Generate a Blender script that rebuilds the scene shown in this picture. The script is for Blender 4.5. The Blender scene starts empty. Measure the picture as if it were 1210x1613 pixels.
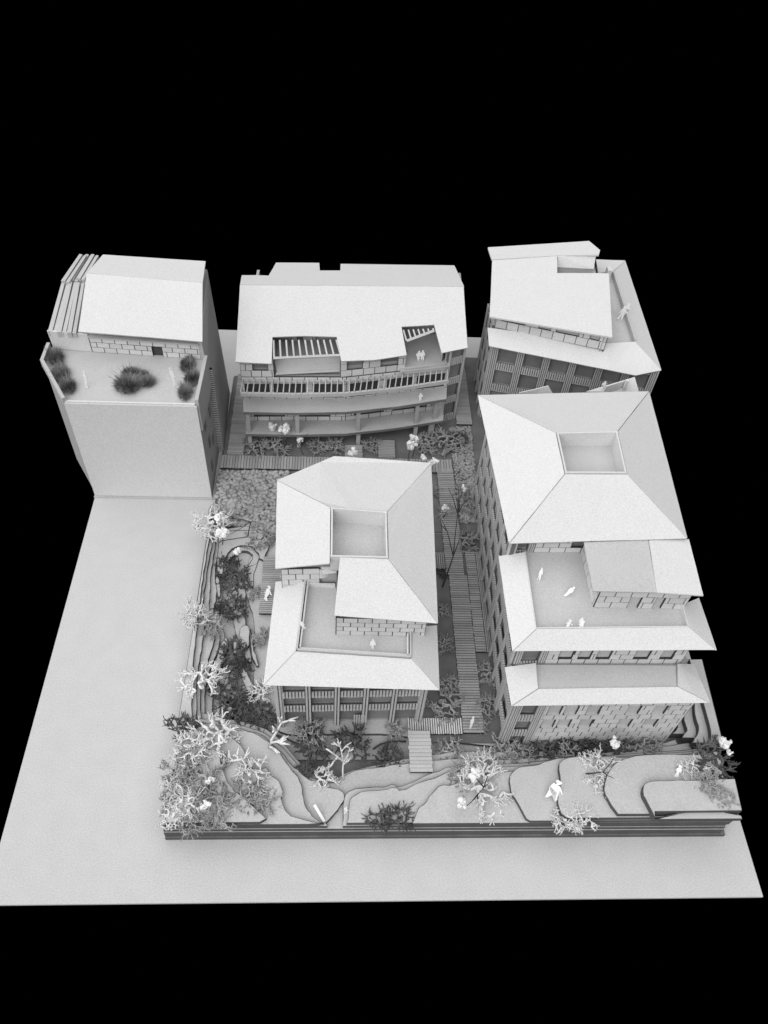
import bpy, bmesh, math, random
import numpy as np
from mathutils import Vector, Matrix
random.seed(7)
S = 0.01                      # everything below is written in centimetres; the model is about 60 cm wide
scn = bpy.context.scene
C = scn.collection

# ------------------------------------------------------------------ camera
MR = [[0.99818, -0.02365, 0.05554], [0.01739, -0.7684, -0.63974], [0.0578, 0.63954, -0.76659]]
CAM = np.array([25.91292, -16.38280, 66.27344]); FPX = 1261.13
M3 = np.array(MR)
cd = bpy.data.cameras.new('camera'); cam = bpy.data.objects.new('camera', cd); C.objects.link(cam)
rot = Matrix([[M3[0][i], -M3[1][i], -M3[2][i]] for i in range(3)])
cam.matrix_world = Matrix.Translation(Vector(CAM * S)) @ rot.to_4x4()
cd.sensor_fit = 'VERTICAL'; cd.sensor_height = 24.0; cd.lens = 24.0 * FPX / 1613.0
cd.clip_start = 0.01; cd.clip_end = 20
scn.camera = cam

# ------------------------------------------------------------------ world and light
w = bpy.data.worlds.new('World'); scn.world = w; w.use_nodes = True
w.node_tree.nodes['Background'].inputs[0].default_value = (0, 0, 0, 1)
w.node_tree.nodes['Background'].inputs[1].default_value = 0
def sun(name, strength, angle, frm):
    l = bpy.data.lights.new(name, 'SUN'); l.energy = strength; l.angle = math.radians(angle)
    o = bpy.data.objects.new(name, l); C.objects.link(o)
    o.rotation_euler = Vector(frm).to_track_quat('Z', 'Y').to_euler(); o.location = Vector(frm)
    return o
sun('overhead_soft_light', 3.5, 125, (-0.38, -0.05, 1.0))
sun('front_window_light', 1.55, 60, (-0.45, -1.0, 0.8))
scn.view_settings.view_transform = 'Standard'; scn.view_settings.look = 'None'
scn.view_settings.exposure = 0.0; scn.view_settings.gamma = 1.0
scn.render.engine = 'CYCLES'
scn.cycles.max_bounces = 5; scn.cycles.diffuse_bounces = 3

# ------------------------------------------------------------------ geometry helpers
def at(u, v, z):
    """point at height z (cm) that the photograph shows at pixel u, v"""
    d = M3.T @ np.array([(u - 605) / FPX, (v - 806.5) / FPX, 1.0])
    t = (z - CAM[2]) / d[2]; p = CAM + d * t
    return (float(p[0]), float(p[1]), float(z))
def on_plane(u, v, a, b, c):
    a, b, c = map(np.array, (a, b, c)); n = np.cross(b - a, c - a)
    d = M3.T @ np.array([(u - 605) / FPX, (v - 806.5) / FPX, 1.0])
    t = ((a - CAM) @ n) / (d @ n); return tuple(float(x) for x in CAM + d * t)
def pxcm(p):
    q = M3 @ (np.array(p) - CAM); return FPX / q[2]

# ------------------------------------------------------------------ materials
def mat(name, v, rough=0.9, grain=0.05, mottle=0.05, bump=0.15, rnd=0.0, spots=False, stripe=None):
    m = bpy.data.materials.new(name); m.use_nodes = True; nt = m.node_tree; N = nt.nodes; L = nt.links
    b = N['Principled BSDF']; b.inputs['Roughness'].default_value = rough
    b.inputs['Specular IOR Level'].default_value = 0.15
    geo = N.new('ShaderNodeNewGeometry')
    def noise(sc, det=2):
        n = N.new('ShaderNodeTexNoise'); n.inputs['Scale'].default_value = sc; n.inputs['Detail'].default_value = det
        L.new(geo.outputs['Position'], n.inputs['Vector']); return n
    def math_(op, a, bb):
        n = N.new('ShaderNodeMath'); n.operation = op
        for i, x in enumerate((a, bb)):
            if isinstance(x, (int, float)): n.inputs[i].default_value = x
            else: L.new(x, n.inputs[i])
        return n.outputs[0]
    g = noise(950, 3); g2 = noise(60, 3)
    x = math_('MULTIPLY', math_('SUBTRACT', g.outputs['Fac'], 0.5), grain * 5)
    y = math_('MULTIPLY', math_('SUBTRACT', g2.outputs['Fac'], 0.5), mottle * 4)
    k = math_('ADD', math_('ADD', x, y), 1.0)
    if rnd:
        oi = N.new('ShaderNodeObjectInfo')
        k = math_('ADD', k, math_('MULTIPLY', math_('SUBTRACT', oi.outputs['Random'], 0.5), rnd * 2))
    if spots:
        s = noise(170, 1); s2 = math_('GREATER_THAN', s.outputs['Fac'], 0.835)
        k = math_('SUBTRACT', k, math_('MULTIPLY', s2, 0.35))
    val = math_('MULTIPLY', k, v)
    cmb = N.new('ShaderNodeCombineColor')
    for i in range(3): L.new(val, cmb.inputs[i])
    L.new(cmb.outputs[0], b.inputs['Base Color'])
    bp = N.new('ShaderNodeBump'); bp.inputs['Strength'].default_value = bump; bp.inputs['Distance'].default_value = 0.0006
    L.new(g.outputs['Fac'], bp.inputs['Height']); L.new(bp.outputs[0], b.inputs['Normal'])
    return m
M = {
    'board': mat('grey_board', 0.49, spots=True, mottle=0.03, grain=0.13),
    'card': mat('white_card', 0.60, spots=True, mottle=0.012, rnd=0.02, grain=0.11),
    'floor': mat('terrace_card', 0.46, mottle=0.03, grain=0.12),
    'wall': mat('wall_card', 0.36, mottle=0.04, grain=0.12),
    'block': mat('stone_block_card', 0.58, rnd=0.07, mottle=0.03, grain=0.12),
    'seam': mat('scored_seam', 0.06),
    'edge': mat('burnt_and_shaded_edge', 0.09, mottle=0.15),  # one dark colour for scorched card and the shadow outlines of the sheets
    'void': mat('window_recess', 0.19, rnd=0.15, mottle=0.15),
    'frame': mat('pilaster_card', 0.46, rnd=0.05, grain=0.12),
    'groove': mat('groove_shade', 0.13),  # dark backing colour deepens the shadow between reeds and balustrade slats
    'grey': mat('grey_deck_card', 0.43, mottle=0.05, grain=0.13),
    'slat': mat('walkway_slat', 0.33, rnd=0.13, mottle=0.08, grain=0.13),
    'pale_slat': mat('pale_slat', 0.56, rnd=0.10, mottle=0.06, grain=0.13),
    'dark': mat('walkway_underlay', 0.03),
    'layer': mat('contour_card', 0.44, mottle=0.05, grain=0.13),
    'ground': mat('courtyard_ground', 0.15, mottle=0.2, grain=0.12),
    'pebble': mat('pebble', 0.34, mottle=0.3, grain=0.13),
    'mossL': mat('pale_moss', 0.68, mottle=0.10, bump=0.3),
    'mossM': mat('grey_moss', 0.33, mottle=0.3, bump=0.3),
    'mossD': mat('dark_moss', 0.10, mottle=0.4, bump=0.3),
    'grass': mat('grass_fibre', 0.19, mottle=0.6),
    'twig': mat('dark_twig', 0.05),
    'white': mat('white_paper', 0.82, mottle=0.02, grain=0.04),
    'flower': mat('white_blossom', 0.74, mottle=0.06, bump=0.6),
}

# ------------------------------------------------------------------ object helpers
WO = {}                                            # world origin (cm) of every object made
def tag(o, label=None, cat=None, group=None, kind=None):
    if label: o['label'] = label
    if cat: o['category'] = cat
    if group: o['group'] = group
    if kind: o['kind'] = kind
    return o
def thing(name, loc, label, cat, group=None):
    o = bpy.data.objects.new(name, None); C.objects.link(o); o.empty_display_size = 0.01
    o.location = Vector(loc) * S; WO[o] = Vector(loc); return tag(o, label, cat, group)
def place(o, loc, parent):
    loc = Vector(loc); WO[o] = loc; C.objects.link(o)
    if parent is not None: o.parent = parent; o.location = (loc - WO[parent]) * S
    else: o.location = loc * S
    return o
class MB:
    def __init__(s): s.v = []; s.f = []
    def poly(s, vs, fs):
        n = len(s.v); s.v += [tuple(map(float, x)) for x in vs]; s.f += [tuple(i + n for i in f) for f in fs]; return s
    def box(s, c, d, rz=0.0):
        cs, sn = math.cos(rz), math.sin(rz); vs = []
        for dz in (-.5, .5):
            for dx, dy in ((-.5, -.5), (.5, -.5), (.5, .5), (-.5, .5)):
                x, y = dx * d[0], dy * d[1]; vs.append((c[0] + x * cs - y * sn, c[1] + x * sn + y * cs, c[2] + dz * d[2]))
        return s.poly(vs, [(3, 2, 1, 0), (4, 5, 6, 7), (0, 1, 5, 4), (1, 2, 6, 5), (2, 3, 7, 6), (3, 0, 4, 7)])
    def tube(s, pts, rs, n=5):
        pts = [Vector(p) for p in pts]; base = len(s.v); up = Vector((0.3, 0.2, 1)).normalized()
        for i, p in enumerate(pts):
            d = (pts[min(i + 1, len(pts) - 1)] - pts[max(i - 1, 0)]).normalized()
            a = d.cross(up)
            if a.length < .05: a = d.cross(Vector((1, 0, 0)))
            a.normalize(); b = d.cross(a)
            for k in range(n):
                t = 2 * math.pi * k / n; q = p + (a * math.cos(t) + b * math.sin(t)) * rs[i]; s.v.append(tuple(q))
        for i in range(len(pts) - 1):
            for k in range(n):
                k2 = (k + 1) % n; s.f.append((base + i * n + k, base + i * n + k2, base + (i + 1) * n + k2, base + (i + 1) * n + k))
        s.f.append(tuple(base + k for k in range(n))[::-1]); s.f.append(tuple(base + (len(pts) - 1) * n + k for k in range(n)))
        return s
    def prism(s, pts, z0, z1):
        n = len(pts); a = sum(pts[i][0] * pts[(i + 1) % n][1] - pts[(i + 1) % n][0] * pts[i][1] for i in range(n))
        if a < 0: pts = pts[::-1]
        vs = [(p[0], p[1], z0) for p in pts] + [(p[0], p[1], z1) for p in pts]
        return s.poly(vs, [tuple(range(n))[::-1], tuple(range(n, 2 * n))] + [(i, (i + 1) % n, (i + 1) % n + n, i + n) for i in range(n)])
    def mesh(s, name, m, org=(0, 0, 0), smooth=False):
        me = bpy.data.meshes.new(name)
        me.from_pydata([((x - org[0]) * S, (y - org[1]) * S, (z - org[2]) * S) for x, y, z in s.v], [], s.f)
        ms = m if isinstance(m, (list, tuple)) else [m]
        for q in ms: me.materials.append(M[q])
        if smooth: me.polygons.foreach_set('use_smooth', [True] * len(me.polygons))
        me.update(); return me
    def build(s, name, m, parent=None, org=None, smooth=False):
        if org is None:
            a = np.array(s.v); org = ((a[:, 0].min() + a[:, 0].max()) / 2, (a[:, 1].min() + a[:, 1].max()) / 2, a[:, 2].min())
        me = s.mesh(name, m, org, smooth); o = bpy.data.objects.new(name, me); place(o, org, parent); return o
UNIT = {}
def piece(name, c, d, m, parent, rz=0.0):
    """one box object; all boxes of a material share one mesh"""
    if m not in UNIT: UNIT[m] = MB().box((0, 0, 0), (1 / S, 1 / S, 1 / S)).mesh('unit_' + m, m)
    o = bpy.data.objects.new(name, UNIT[m]); place(o, c, parent)
    o.rotation_euler = (0, 0, rz); o.scale = (d[0] * S, d[1] * S, d[2] * S); return o

def sided(m_top, m_side, me):
    pass
def panel(name, pts, m, parent, th=0.13, inset=0.035, edge=None):
    """a sheet of card: its outline (CCW from above), thickness th downwards, slightly inset so that seams open"""
    P = [Vector(p) for p in pts]; n = Vector((0, 0, 0))
    for i in range(len(P)): n += (P[i] - P[0]).cross(P[(i + 1) % len(P)] - P[0])
    if n.z < 0: P = P[::-1]; n = -n
    n.normalize(); Q = []
    for i, p in enumerate(P):
        e1 = (p - P[i - 1]).normalized(); e2 = (P[(i + 1) % len(P)] - p).normalized()
        sn = n.dot(e1.cross(e2)); sn = sn if abs(sn) > .15 else (.15 if sn >= 0 else -.15)
        jit = random.uniform(-.012, .012)
        Q.append(p + (e2 - e1) * ((inset + jit) / sn) if abs(sn) > .16 else p)
    Q2 = []
    for i, q in enumerate(Q):                       # hand cut: edges waver by a few tenths of a millimetre
        b = Q[(i + 1) % len(Q)]; Q2.append(q); L_ = (b - q).length; side = n.cross((b - q).normalized())
        if L_ > 2.5:
            m_ = int(L_ / 1.3); bow = random.uniform(-.03, .03)
            for t in range(1, m_): Q2.append(q.lerp(b, t / m_) + side * random.uniform(-.012, .012) + n * (bow * math.sin(math.pi * t / m_)))
    Q = Q2
    k = len(Q); vs = [tuple(q) for q in Q] + [tuple(q - n * th) for q in Q]
    fs = [tuple(range(k)), tuple(range(2 * k - 1, k - 1, -1))] + [(i, i + k, (i + 1) % k + k, (i + 1) % k) for i in range(k)]
    mb = MB().poly(vs, fs); return mb.build(name, m, parent)

class Wall:
    """a vertical plane from p0 to p1; (s, d, z): s along it, d outwards (to the right of p0>p1)"""
    def __init__(s, p0, p1):
        s.p0 = Vector((p0[0], p0[1], 0)); e = Vector((p1[0] - p0[0], p1[1] - p0[1], 0)); s.L = e.length; s.e = e.normalized()
        s.n = Vector((s.e.y, -s.e.x, 0)); s.rz = math.atan2(s.e.y, s.e.x)
    def P(s, a, d, z): q = s.p0 + s.e * a + s.n * d; return (q.x, q.y, z)
    def box(s, name, a0, a1, d0, d1, z0, z1, m, parent):
        return piece(name, s.P((a0 + a1) / 2, (d0 + d1) / 2, (z0 + z1) / 2), (a1 - a0, abs(d1 - d0), z1 - z0), m, parent, s.rz)
    def add(s, mb, a0, a1, d0, d1, z0, z1):
        return mb.box(s.P((a0 + a1) / 2, (d0 + d1) / 2, (z0 + z1) / 2), (a1 - a0, abs(d1 - d0), z1 - z0), s.rz)

def stone_wall(parent, p0, p1, z0, z1, rows, blen, openings=(), seed=0):
    rd = random.Random(seed); W = Wall(p0, p1); h = (z1 - z0) / rows; core = MB(); g = 0.034; gv = .040
    back = MB(); W.add(back, 0, W.L, -.42, -.30, z0, z1); parent = back.build('stone_wall', 'wall', parent)
    for r in range(rows):
        a, b = z0 + r * h, z0 + (r + 1) * h
        cuts = sorted((o[0], o[1]) for o in openings if min(b, o[3]) - max(a, o[2]) > h * .5)
        spans = []; x = 0
        for c0, c1 in cuts:
            if c0 > x + .1: spans.append((x, c0))
            x = max(x, c1)
        if x < W.L - .05: spans.append((x, W.L))
        for s0, s1 in spans:
            W.add(core, s0, s1, -.10, 0.036, a, b)
            e = s0; k = 0
            while e < s1 - .02:
                off = (r % 2) * blen * .5
                nxt = (math.floor((e - off + 1e-4) / blen) + 1) * blen + off
                nxt = min(nxt, s1)
                if s1 - nxt < blen * .18: nxt = s1
                pr = .052 + rd.uniform(-.006, .012)
                if nxt - e > .12:
                    W.box('stone_block', e + gv, nxt - gv, 0.002, pr, a + g * rd.uniform(.6, 1.1), b - g * rd.uniform(.6, 1.1), 'block', parent)
                e = nxt
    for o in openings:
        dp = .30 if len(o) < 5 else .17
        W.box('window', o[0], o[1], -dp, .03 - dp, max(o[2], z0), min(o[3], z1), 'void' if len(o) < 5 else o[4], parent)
    core.build('scored_seams', 'seam', parent)
    return W

def facade(parent, p0, p1, zb, zt, f0, fh, bays, pw=.55, reeds=3, plain=(), sf=.35, hole='void'):
    """bays between reeded pilasters; in each storey a recessed window above a slatted balustrade"""
    W = Wall(p0, p1); bw = (W.L - pw) / bays
    wl = MB(); W.add(wl, 0, W.L, -.60, -.45, zb, zt); parent = wl.build('bay_wall', 'wall', parent)
    for i in range(bays + 1):
        a = i * bw; mb = MB(); rw = pw / reeds
        W.add(mb, a, a + pw, -.45, -.10, zb, zt); nb = len(mb.f)
        for k in range(reeds): W.add(mb, a + k * rw + rw * .2, a + (k + 1) * rw - rw * .2, -.10, .06 + (k % 2) * .03, zb, zt)
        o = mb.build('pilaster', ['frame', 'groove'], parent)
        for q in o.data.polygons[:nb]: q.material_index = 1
    for i in range(bays):
        a0, a1 = i * bw + pw, (i + 1) * bw; f = 0
        while f0 + f * fh < zt - .3:
            za = f0 + f * fh; zc = za + fh * sf; zn = min(za + fh, zt); pl = f in plain
            z_lo = max(zb, za if pl else zc)
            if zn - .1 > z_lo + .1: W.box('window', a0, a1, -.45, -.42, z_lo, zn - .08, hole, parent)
            W.box('lintel', a0, a1, -.45, -.12, zn - .10, zn, 'frame', parent)
            if not pl and zc < zt and zc > zb + .2:
                mb = MB(); n = max(3, round((a1 - a0) / .25)); sw = (a1 - a0) / n; z2 = max(za, zb)
                W.add(mb, a0, a1, -.20, -.14, z2, zc); nb = len(mb.f)
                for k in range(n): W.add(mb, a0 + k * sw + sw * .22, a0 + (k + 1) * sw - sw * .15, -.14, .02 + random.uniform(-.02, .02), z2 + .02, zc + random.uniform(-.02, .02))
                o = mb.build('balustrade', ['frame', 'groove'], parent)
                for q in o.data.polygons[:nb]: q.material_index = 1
            f += 1
    return W

def chaikin(p, n=1):
    for _ in range(n):
        q = []
        for i in range(len(p)):
            a, b = p[i], p[(i + 1) % len(p)]
            q += [(a[0] * .75 + b[0] * .25, a[1] * .75 + b[1] * .25), (a[0] * .25 + b[0] * .75, a[1] * .25 + b[1] * .75)]
        p = q
    return p
def smooth_line(p, n=2):
    for _ in range(n):
        q = [p[0]]
        for a, b in zip(p, p[1:]): q += [(a[0] * .75 + b[0] * .25, a[1] * .75 + b[1] * .25), (a[0] * .25 + b[0] * .75, a[1] * .25 + b[1] * .75)]
        p = q + [p[-1]]
    return p

# ================================================================== THE SETTING
board = MB().prism([(0, 0), (60, 0), (60, 69.5), (0, 69.5)], -0.25, 0.0).build('base_board', 'board'); tag(board, kind='structure')

terr = bpy.data.objects.new('terrain', None); C.objects.link(terr); terr.empty_display_size = .01
terr.location = Vector((36, 35, 0)) * S; WO[terr] = Vector((36, 35, 0)); tag(terr, kind='structure')
X0, X1, Y0, YB = 12.75, 59.35, 4.65, 61.0
T = 0.35
NL = [0]; FRONT_Y = 4.65
def layer(pts, z0, z1, m='layer', name='contour_layer', rim=.05):
    """a contour sheet: card on top, dark cut edge all round"""
    pts = [(x + random.uniform(-.045, .045), y + random.uniform(-.045, .045)) if x < 57 and y > FRONT_Y + .9 else (x, y) for x, y in pts]
    pts = [p for i, p in enumerate(pts) if math.hypot(p[0] - pts[i - 1][0], p[1] - pts[i - 1][1]) > .13]
    NL[0] += 1; n = len(pts); z1 = z1 + NL[0] * .0035
    pts = [(x - 1.15 * min(1, max(0, (x - 56.5) / 2.5)) * min(1, max(0, (15 - y) / 10.3)), y) for x, y in pts]
    if sum(pts[i][0] * pts[(i + 1) % n][1] - pts[(i + 1) % n][0] * pts[i][1] for i in range(n)) < 0: pts = pts[::-1]
    mb = MB().prism(pts, z0, z1); mb.f.pop(1); inn = []
    for i in range(n):                              # dark rim painted on top: laser scorch and the sheet's shadow line together
        p, a, b = Vector(pts[i]), Vector(pts[i - 1]), Vector(pts[(i + 1) % n])
        d = (b - a); d = d.normalized() if d.length > 1e-6 else Vector((1, 0)); wv = Vector((-d.y, d.x)) * rim * random.uniform(.6, 1.3)
        inn.append((p.x + wv.x, p.y + wv.y, z1))
    mb.v += inn
    rimf = len(mb.f)
    for i in range(n): j = (i + 1) % n; mb.f.append((n + i, n + j, 2 * n + j, 2 * n + i))
    mb.f.append(tuple(range(2 * n, 3 * n)))
    o = mb.build(name, [m, 'edge'], terr)
    for p in o.data.polygons:
        if abs(p.normal.z) < .5 or rimf <= p.index < rimf + n: p.material_index = 1
    return o
def line(z, *px): return [at(u, v, z)[:2] for u, v in px]
def blk(z, *px, n=2): return smooth_line(line(z, *px), n)

layer([(X0, Y0), (X1, Y0), (X1, 64.6), (39, 64.6), (39, 59.9), (X0 + .1, 59.9)], 0.0, T, 'ground')
# courtyard sheet, open over the valley
court = [(19.0, 35.6)] + [(X1 - .05, 35.6)] + [(X1 - .05, 12.0), (41, 12.0), (30, 13.2), (22, 13.2)]
vall = blk(.7, (440, 1152), (415, 1125), (401, 1096), (399, 1065), (401, 1020), (400, 975), (392, 950), (386, 930), (388, 900), (392, 880), (404, 868), (410, 862), n=2)
layer(court + vall, T, 2 * T, 'layer')
layer([(X0 + .3, 36.0), (18.6, 36.0), (19.0, 35.65), (X1 - .05, 35.65), (X1 - .05, 64.4), (39.2, 64.4), (39.2, 59.7), (X0 + .3, 59.7)], T, 2 * T, 'ground')
layer([(X0 + .1, 12.5), (22, 12.5), (22, 36.2), (X0 + .1, 36.2)], T - .02, T + .03)
layer([(19, 11), (43, 11), (43, 13.6), (19, 13.6)], T - .02, T + .03, 'grey')
layer([(33.6, 12.4), (58, 12.2), (58, 14.6), (41, 14.6), (41, 35.5), (33.6, 35.5)], 2 * T - .02, 2 * T + .01, 'ground')
# left rim: sheets stepping down from the outer edge into the valley
YR = 38.0
rims = [
    (2 * T, [(352, 846), (350, 885), (341, 905), (352, 940), (343, 968), (356, 1005), (354, 1030), (342, 1060), (334, 1090), (336, 1140)]),
    (3 * T, [(346, 846), (343, 880), (338, 905), (343, 935), (334, 965), (347, 1000), (346, 1020), (332, 1050), (322, 1090), (325, 1140)]),
    (4 * T, [(341, 846), (338, 872), (333, 897), (331, 930), (329, 963), (339, 1000), (337, 1016), (325, 1045), (315, 1080), (318, 1140)]),
    (5 * T, [(336, 846), (328, 888), (322, 930), (319, 960), (322, 985), (320, 1012), (314, 1045), (309, 1080), (310, 1140)]),
    (6 * T, [(331, 846), (323, 886), (318, 929), (314, 958), (309, 1000), (305, 1045), (302, 1090), (303, 1140)]),
]
for z, px in rims:
    c = blk(z, *px)
    layer([(X0 + random.uniform(-.05, .12), c[0][1] + .4), (c[0][0] - .1, c[0][1] + .4)] + c + [(X0, c[-1][1])], z - T, z)
# the steps beside the white block's corner
for k, (a, b) in enumerate(((.7, 1.05), (1.05, 1.4), (1.4, 1.75), (1.75, 2.1), (2.1, 2.45))):
    layer([(X0, 35.9 - k * .05), (X0 + 1.5 - k * .27, 36.1), (X0 + 1.1 - k * .22, 38.6 - k * .45), (X0, 38.8 - k * .45)], a, b)
# amphitheatre pond: sheets stepping down to a low floor
def arcs(z0, z1, outer, inner): layer(blk(z1, *outer) + blk(z1, *inner)[::-1], z0, z1, rim=.08)
arcs(T, 2.85 * T, [(342, 862), (338, 838), (395, 834), (416, 842)], [(341, 861), (345, 853), (372, 849), (396, 846), (412, 852)])
arcs(T, 2.7 * T, [(343, 905), (338, 862), (336, 836), (404, 826), (428, 855), (414, 885)], [(351, 905), (353, 882), (364, 866), (380, 859), (397, 861), (407, 872), (408, 880)])
arcs(T * .9, 2 * T, [(348, 910), (350, 880), (362, 862), (394, 855), (412, 872), (404, 890)], [(358, 905), (360, 885), (372, 872), (388, 867), (400, 876), (393, 888), (386, 896)])
layer(blk(2 * T, (386, 896), (384, 905), (389, 914), (391, 926)) + blk(2 * T, (399, 924), (400, 905), (406, 888))[::1], T, 2 * T)
# valley islands and holes
layer(chaikin(line(2 * T, (352, 945), (372, 920), (386, 915), (388, 950), (386, 985), (392, 1010), (399, 1050), (380, 1030), (368, 990), (369, 965), (360, 955)), 2), T, 2 * T)
layer(chaikin(line(3 * T, (378, 988), (376, 1010), (384, 1022), (392, 1022), (394, 1000), (391, 984)), 2), 2 * T, 3 * T)
for q in ([(356, 1000), (362, 1015), (352, 1040), (340, 1070), (336, 1050), (346, 1020)], [(368, 1000), (378, 1012), (374, 1035), (366, 1030)], [(343, 905), (349, 925), (347, 945), (341, 935), (338, 915)],
          [(385, 1050), (396, 1075), (404, 1095), (396, 1096), (384, 1078), (378, 1058)], [(395, 985), (399, 1005), (401, 1030), (410, 1050), (404, 1052), (395, 1030)]):
    layer(chaikin(line(2.6 * T, *q), 2), T, 2.6 * T, rim=.07)
layer(chaikin(line(2 * T, (352, 1070), (366, 1058), (376, 1075), (372, 1100), (352, 1110)), 2), T, 2 * T)
layer(chaikin(line(2 * T, (378, 1075), (392, 1068), (398, 1090), (385, 1100)), 2), T, 2 * T)
layer(chaikin(line(3 * T, (340, 1112), (352, 1104), (372, 1118), (362, 1140), (342, 1150)), 2), T, 3 * T)
# front bank: sheets in front of the valley
FR = Y0
def lift(c, z): return [(x, max(y, fr(z) + .03)) for x, y in c]
def fr(z): return FR - .14 + .10 * round(z / T) * (1 if z < 2.2 else .6)
def front(z0, z1, px, x_l, x_r, n=2, m='layer'):
    c = blk(z1, *px, n=n); layer([(x_l, fr(z1))] + lift(c, z1) + [(x_r, fr(z1))], z0, z1, m)
front(T, 3 * T, [(300, 1120), (335, 1128), (385, 1138), (425, 1150), (455, 1180), (490, 1222), (525, 1232), (546, 1215), (600, 1204), (645, 1195), (700, 1186), (760, 1184), (800, 1186), (900, 1182), (1040, 1172), (1065, 1165)], X0, 58.9)
front(3 * T, 4 * T, [(292, 1128), (335, 1135), (385, 1144), (420, 1155), (450, 1183), (486, 1226), (525, 1237), (546, 1220), (566, 1212), (600, 1209), (642, 1202), (700, 1196), (760, 1195), (800, 1198), (900, 1190), (1040, 1178), (1085, 1170)], X0, 58.95)
c = blk(5 * T, (290, 1135), (335, 1142), (380, 1149), (412, 1157), (442, 1183), (462, 1208), (480, 1224), (500, 1236), (530, 1243), (545, 1252), (540, 1265), (528, 1283), (512, 1298))
layer([(X0, fr(5 * T))] + lift(c, 5 * T) + [(c[-1][0] + .2, fr(5 * T))], 4 * T, 5 * T)
c = blk(6 * T, (288, 1140), (335, 1147), (372, 1152), (395, 1152), (420, 1166), (440, 1185), (458, 1212), (476, 1232), (478, 1262), (490, 1285), (512, 1300))
layer([(X0, fr(6 * T))] + lift(c, 6 * T) + [(c[-1][0] + .1, fr(6 * T))], 5 * T, 6 * T)
c = blk(7 * T, (285, 1150), (330, 1152), (366, 1163), (385, 1179), (389, 1202), (391, 1213), (410, 1211), (423, 1210), (425, 1222), (437, 1228), (446, 1243), (443, 1262), (452, 1284), (480, 1292), (505, 1298), n=1)
layer([(X0 + .2, fr(7 * T))] + lift(c, 7 * T) + [(c[-1][0] - 1, fr(7 * T))], 6 * T, 7 * T)
c = blk(8 * T, (283, 1165), (320, 1168), (345, 1185), (352, 1215), (362, 1240), (390, 1262), (420, 1290))
layer([(X0 + .3, fr(8 * T))] + lift(c, 8 * T) + [(c[-1][0] - .5, fr(8 * T))], 7 * T, 8 * T)
# middle front sheets with torn notches
c = blk(5 * T, (540, 1300), (541, 1262), (545, 1250), (566, 1241), (600, 1241), (622, 1236), (627, 1242), (661, 1227), (685, 1217), (709, 1208), (760, 1205), (812, 1205), (860, 1198), (1000, 1188), (1100, 1180), n=1)
layer([(c[0][0], fr(5 * T))] + lift(c, 5 * T) + [(58.9, fr(5 * T))], 4 * T, 5 * T)
c = blk(6 * T, (548, 1300), (550, 1266), (556, 1254), (572, 1246), (602, 1247), (624, 1240), (630, 1247), (664, 1232), (690, 1224), (712, 1214), (780, 1210), (830, 1206), (1000, 1190), (1105, 1183), n=1)
layer([(c[0][0] - .1, fr(6 * T))] + lift(c, 6 * T) + [(59.0, fr(6 * T))], 5 * T, 6 * T)
c = blk(7 * T, (650, 1303), (653, 1287), (660, 1271), (668, 1268), (680, 1250), (694, 1236), (712, 1238), (735, 1225), (800, 1216), (850, 1210), (1000, 1194), (1108, 1186), n=1)
layer([(c[0][0], fr(7 * T))] + lift(c, 7 * T) + [(59.0, fr(7 * T))], 6 * T, 7 * T)
c = blk(2.8, (834, 1301), (812, 1260), (806, 1254), (803, 1243), (802, 1228), (808, 1214), (822, 1208), (846, 1207), (858, 1200), (885, 1194), (1000, 1194), (1106, 1190), n=1)
layer([(c[0][0] + .1, fr(2.8))] + lift(c, 2.8) + [(59.1, fr(2.8))], 2.45, 2.8)
c = blk(3.25, (893, 1300), (880, 1276), (877, 1262), (882, 1230), (879, 1208), (888, 1196), (915, 1192), (1000, 1194), (1104, 1190), n=1)
layer([(c[0][0] + .2, fr(3.25))] + lift(c, 3.25) + [(59.1, fr(3.25))], 2.8, 3.25)
c = blk(3.7, (974, 1296), (958, 1261), (954, 1257), (950, 1242), (958, 1215), (972, 1198), (1010, 1190), (1040, 1189), (1102, 1190), n=1)
layer([(c[0][0] + .1, fr(3.7))] + lift(c, 3.7) + [(59.15, fr(3.7))], 3.25, 3.7)
c = blk(4.3, (1031, 1290), (1018, 1262), (1013, 1257), (1011, 1244), (1016, 1235), (1026, 1231), (1060, 1230), (1091, 1231), (1120, 1228), n=1)
layer([(c[0][0] + .1, FR + .5)] + c + [(59.15, c[-1][1]), (59.2, FR + .55)], 3.7, 4.3)
layer(blk(3.95, (1031, 1291), (1060, 1283), (1110, 1276), (1150, 1281)) + [(59.2, FR + .3), (59.25, FR + .02), (51.8, FR + .02)], 3.7, 3.95)
# steps rising along the right edge
for z, px in ((1.4, [(1056, 1158), (1068, 1148), (1064, 1135), (1066, 1100), (1055, 1040)]), (2.0, [(1072, 1164), (1083, 1150), (1076, 1136), (1076, 1100), (1062, 1040)]),
              (2.6, [(1088, 1172), (1104, 1152), (1094, 1130), (1092, 1100), (1072, 1040)]), (3.2, [(1116, 1180), (1126, 1160), (1108, 1112), (1085, 1040)])):
    c = blk(z, *px)[::-1]
    c = [(min(x, 58.9), y) for x, y in c]
    layer([(59.2 + z * .03, c[0][1])] + c + [(59.2 + z * .03, c[-1][1])], z - .6 - (.05 if z < 1.5 else 0), z)

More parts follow.
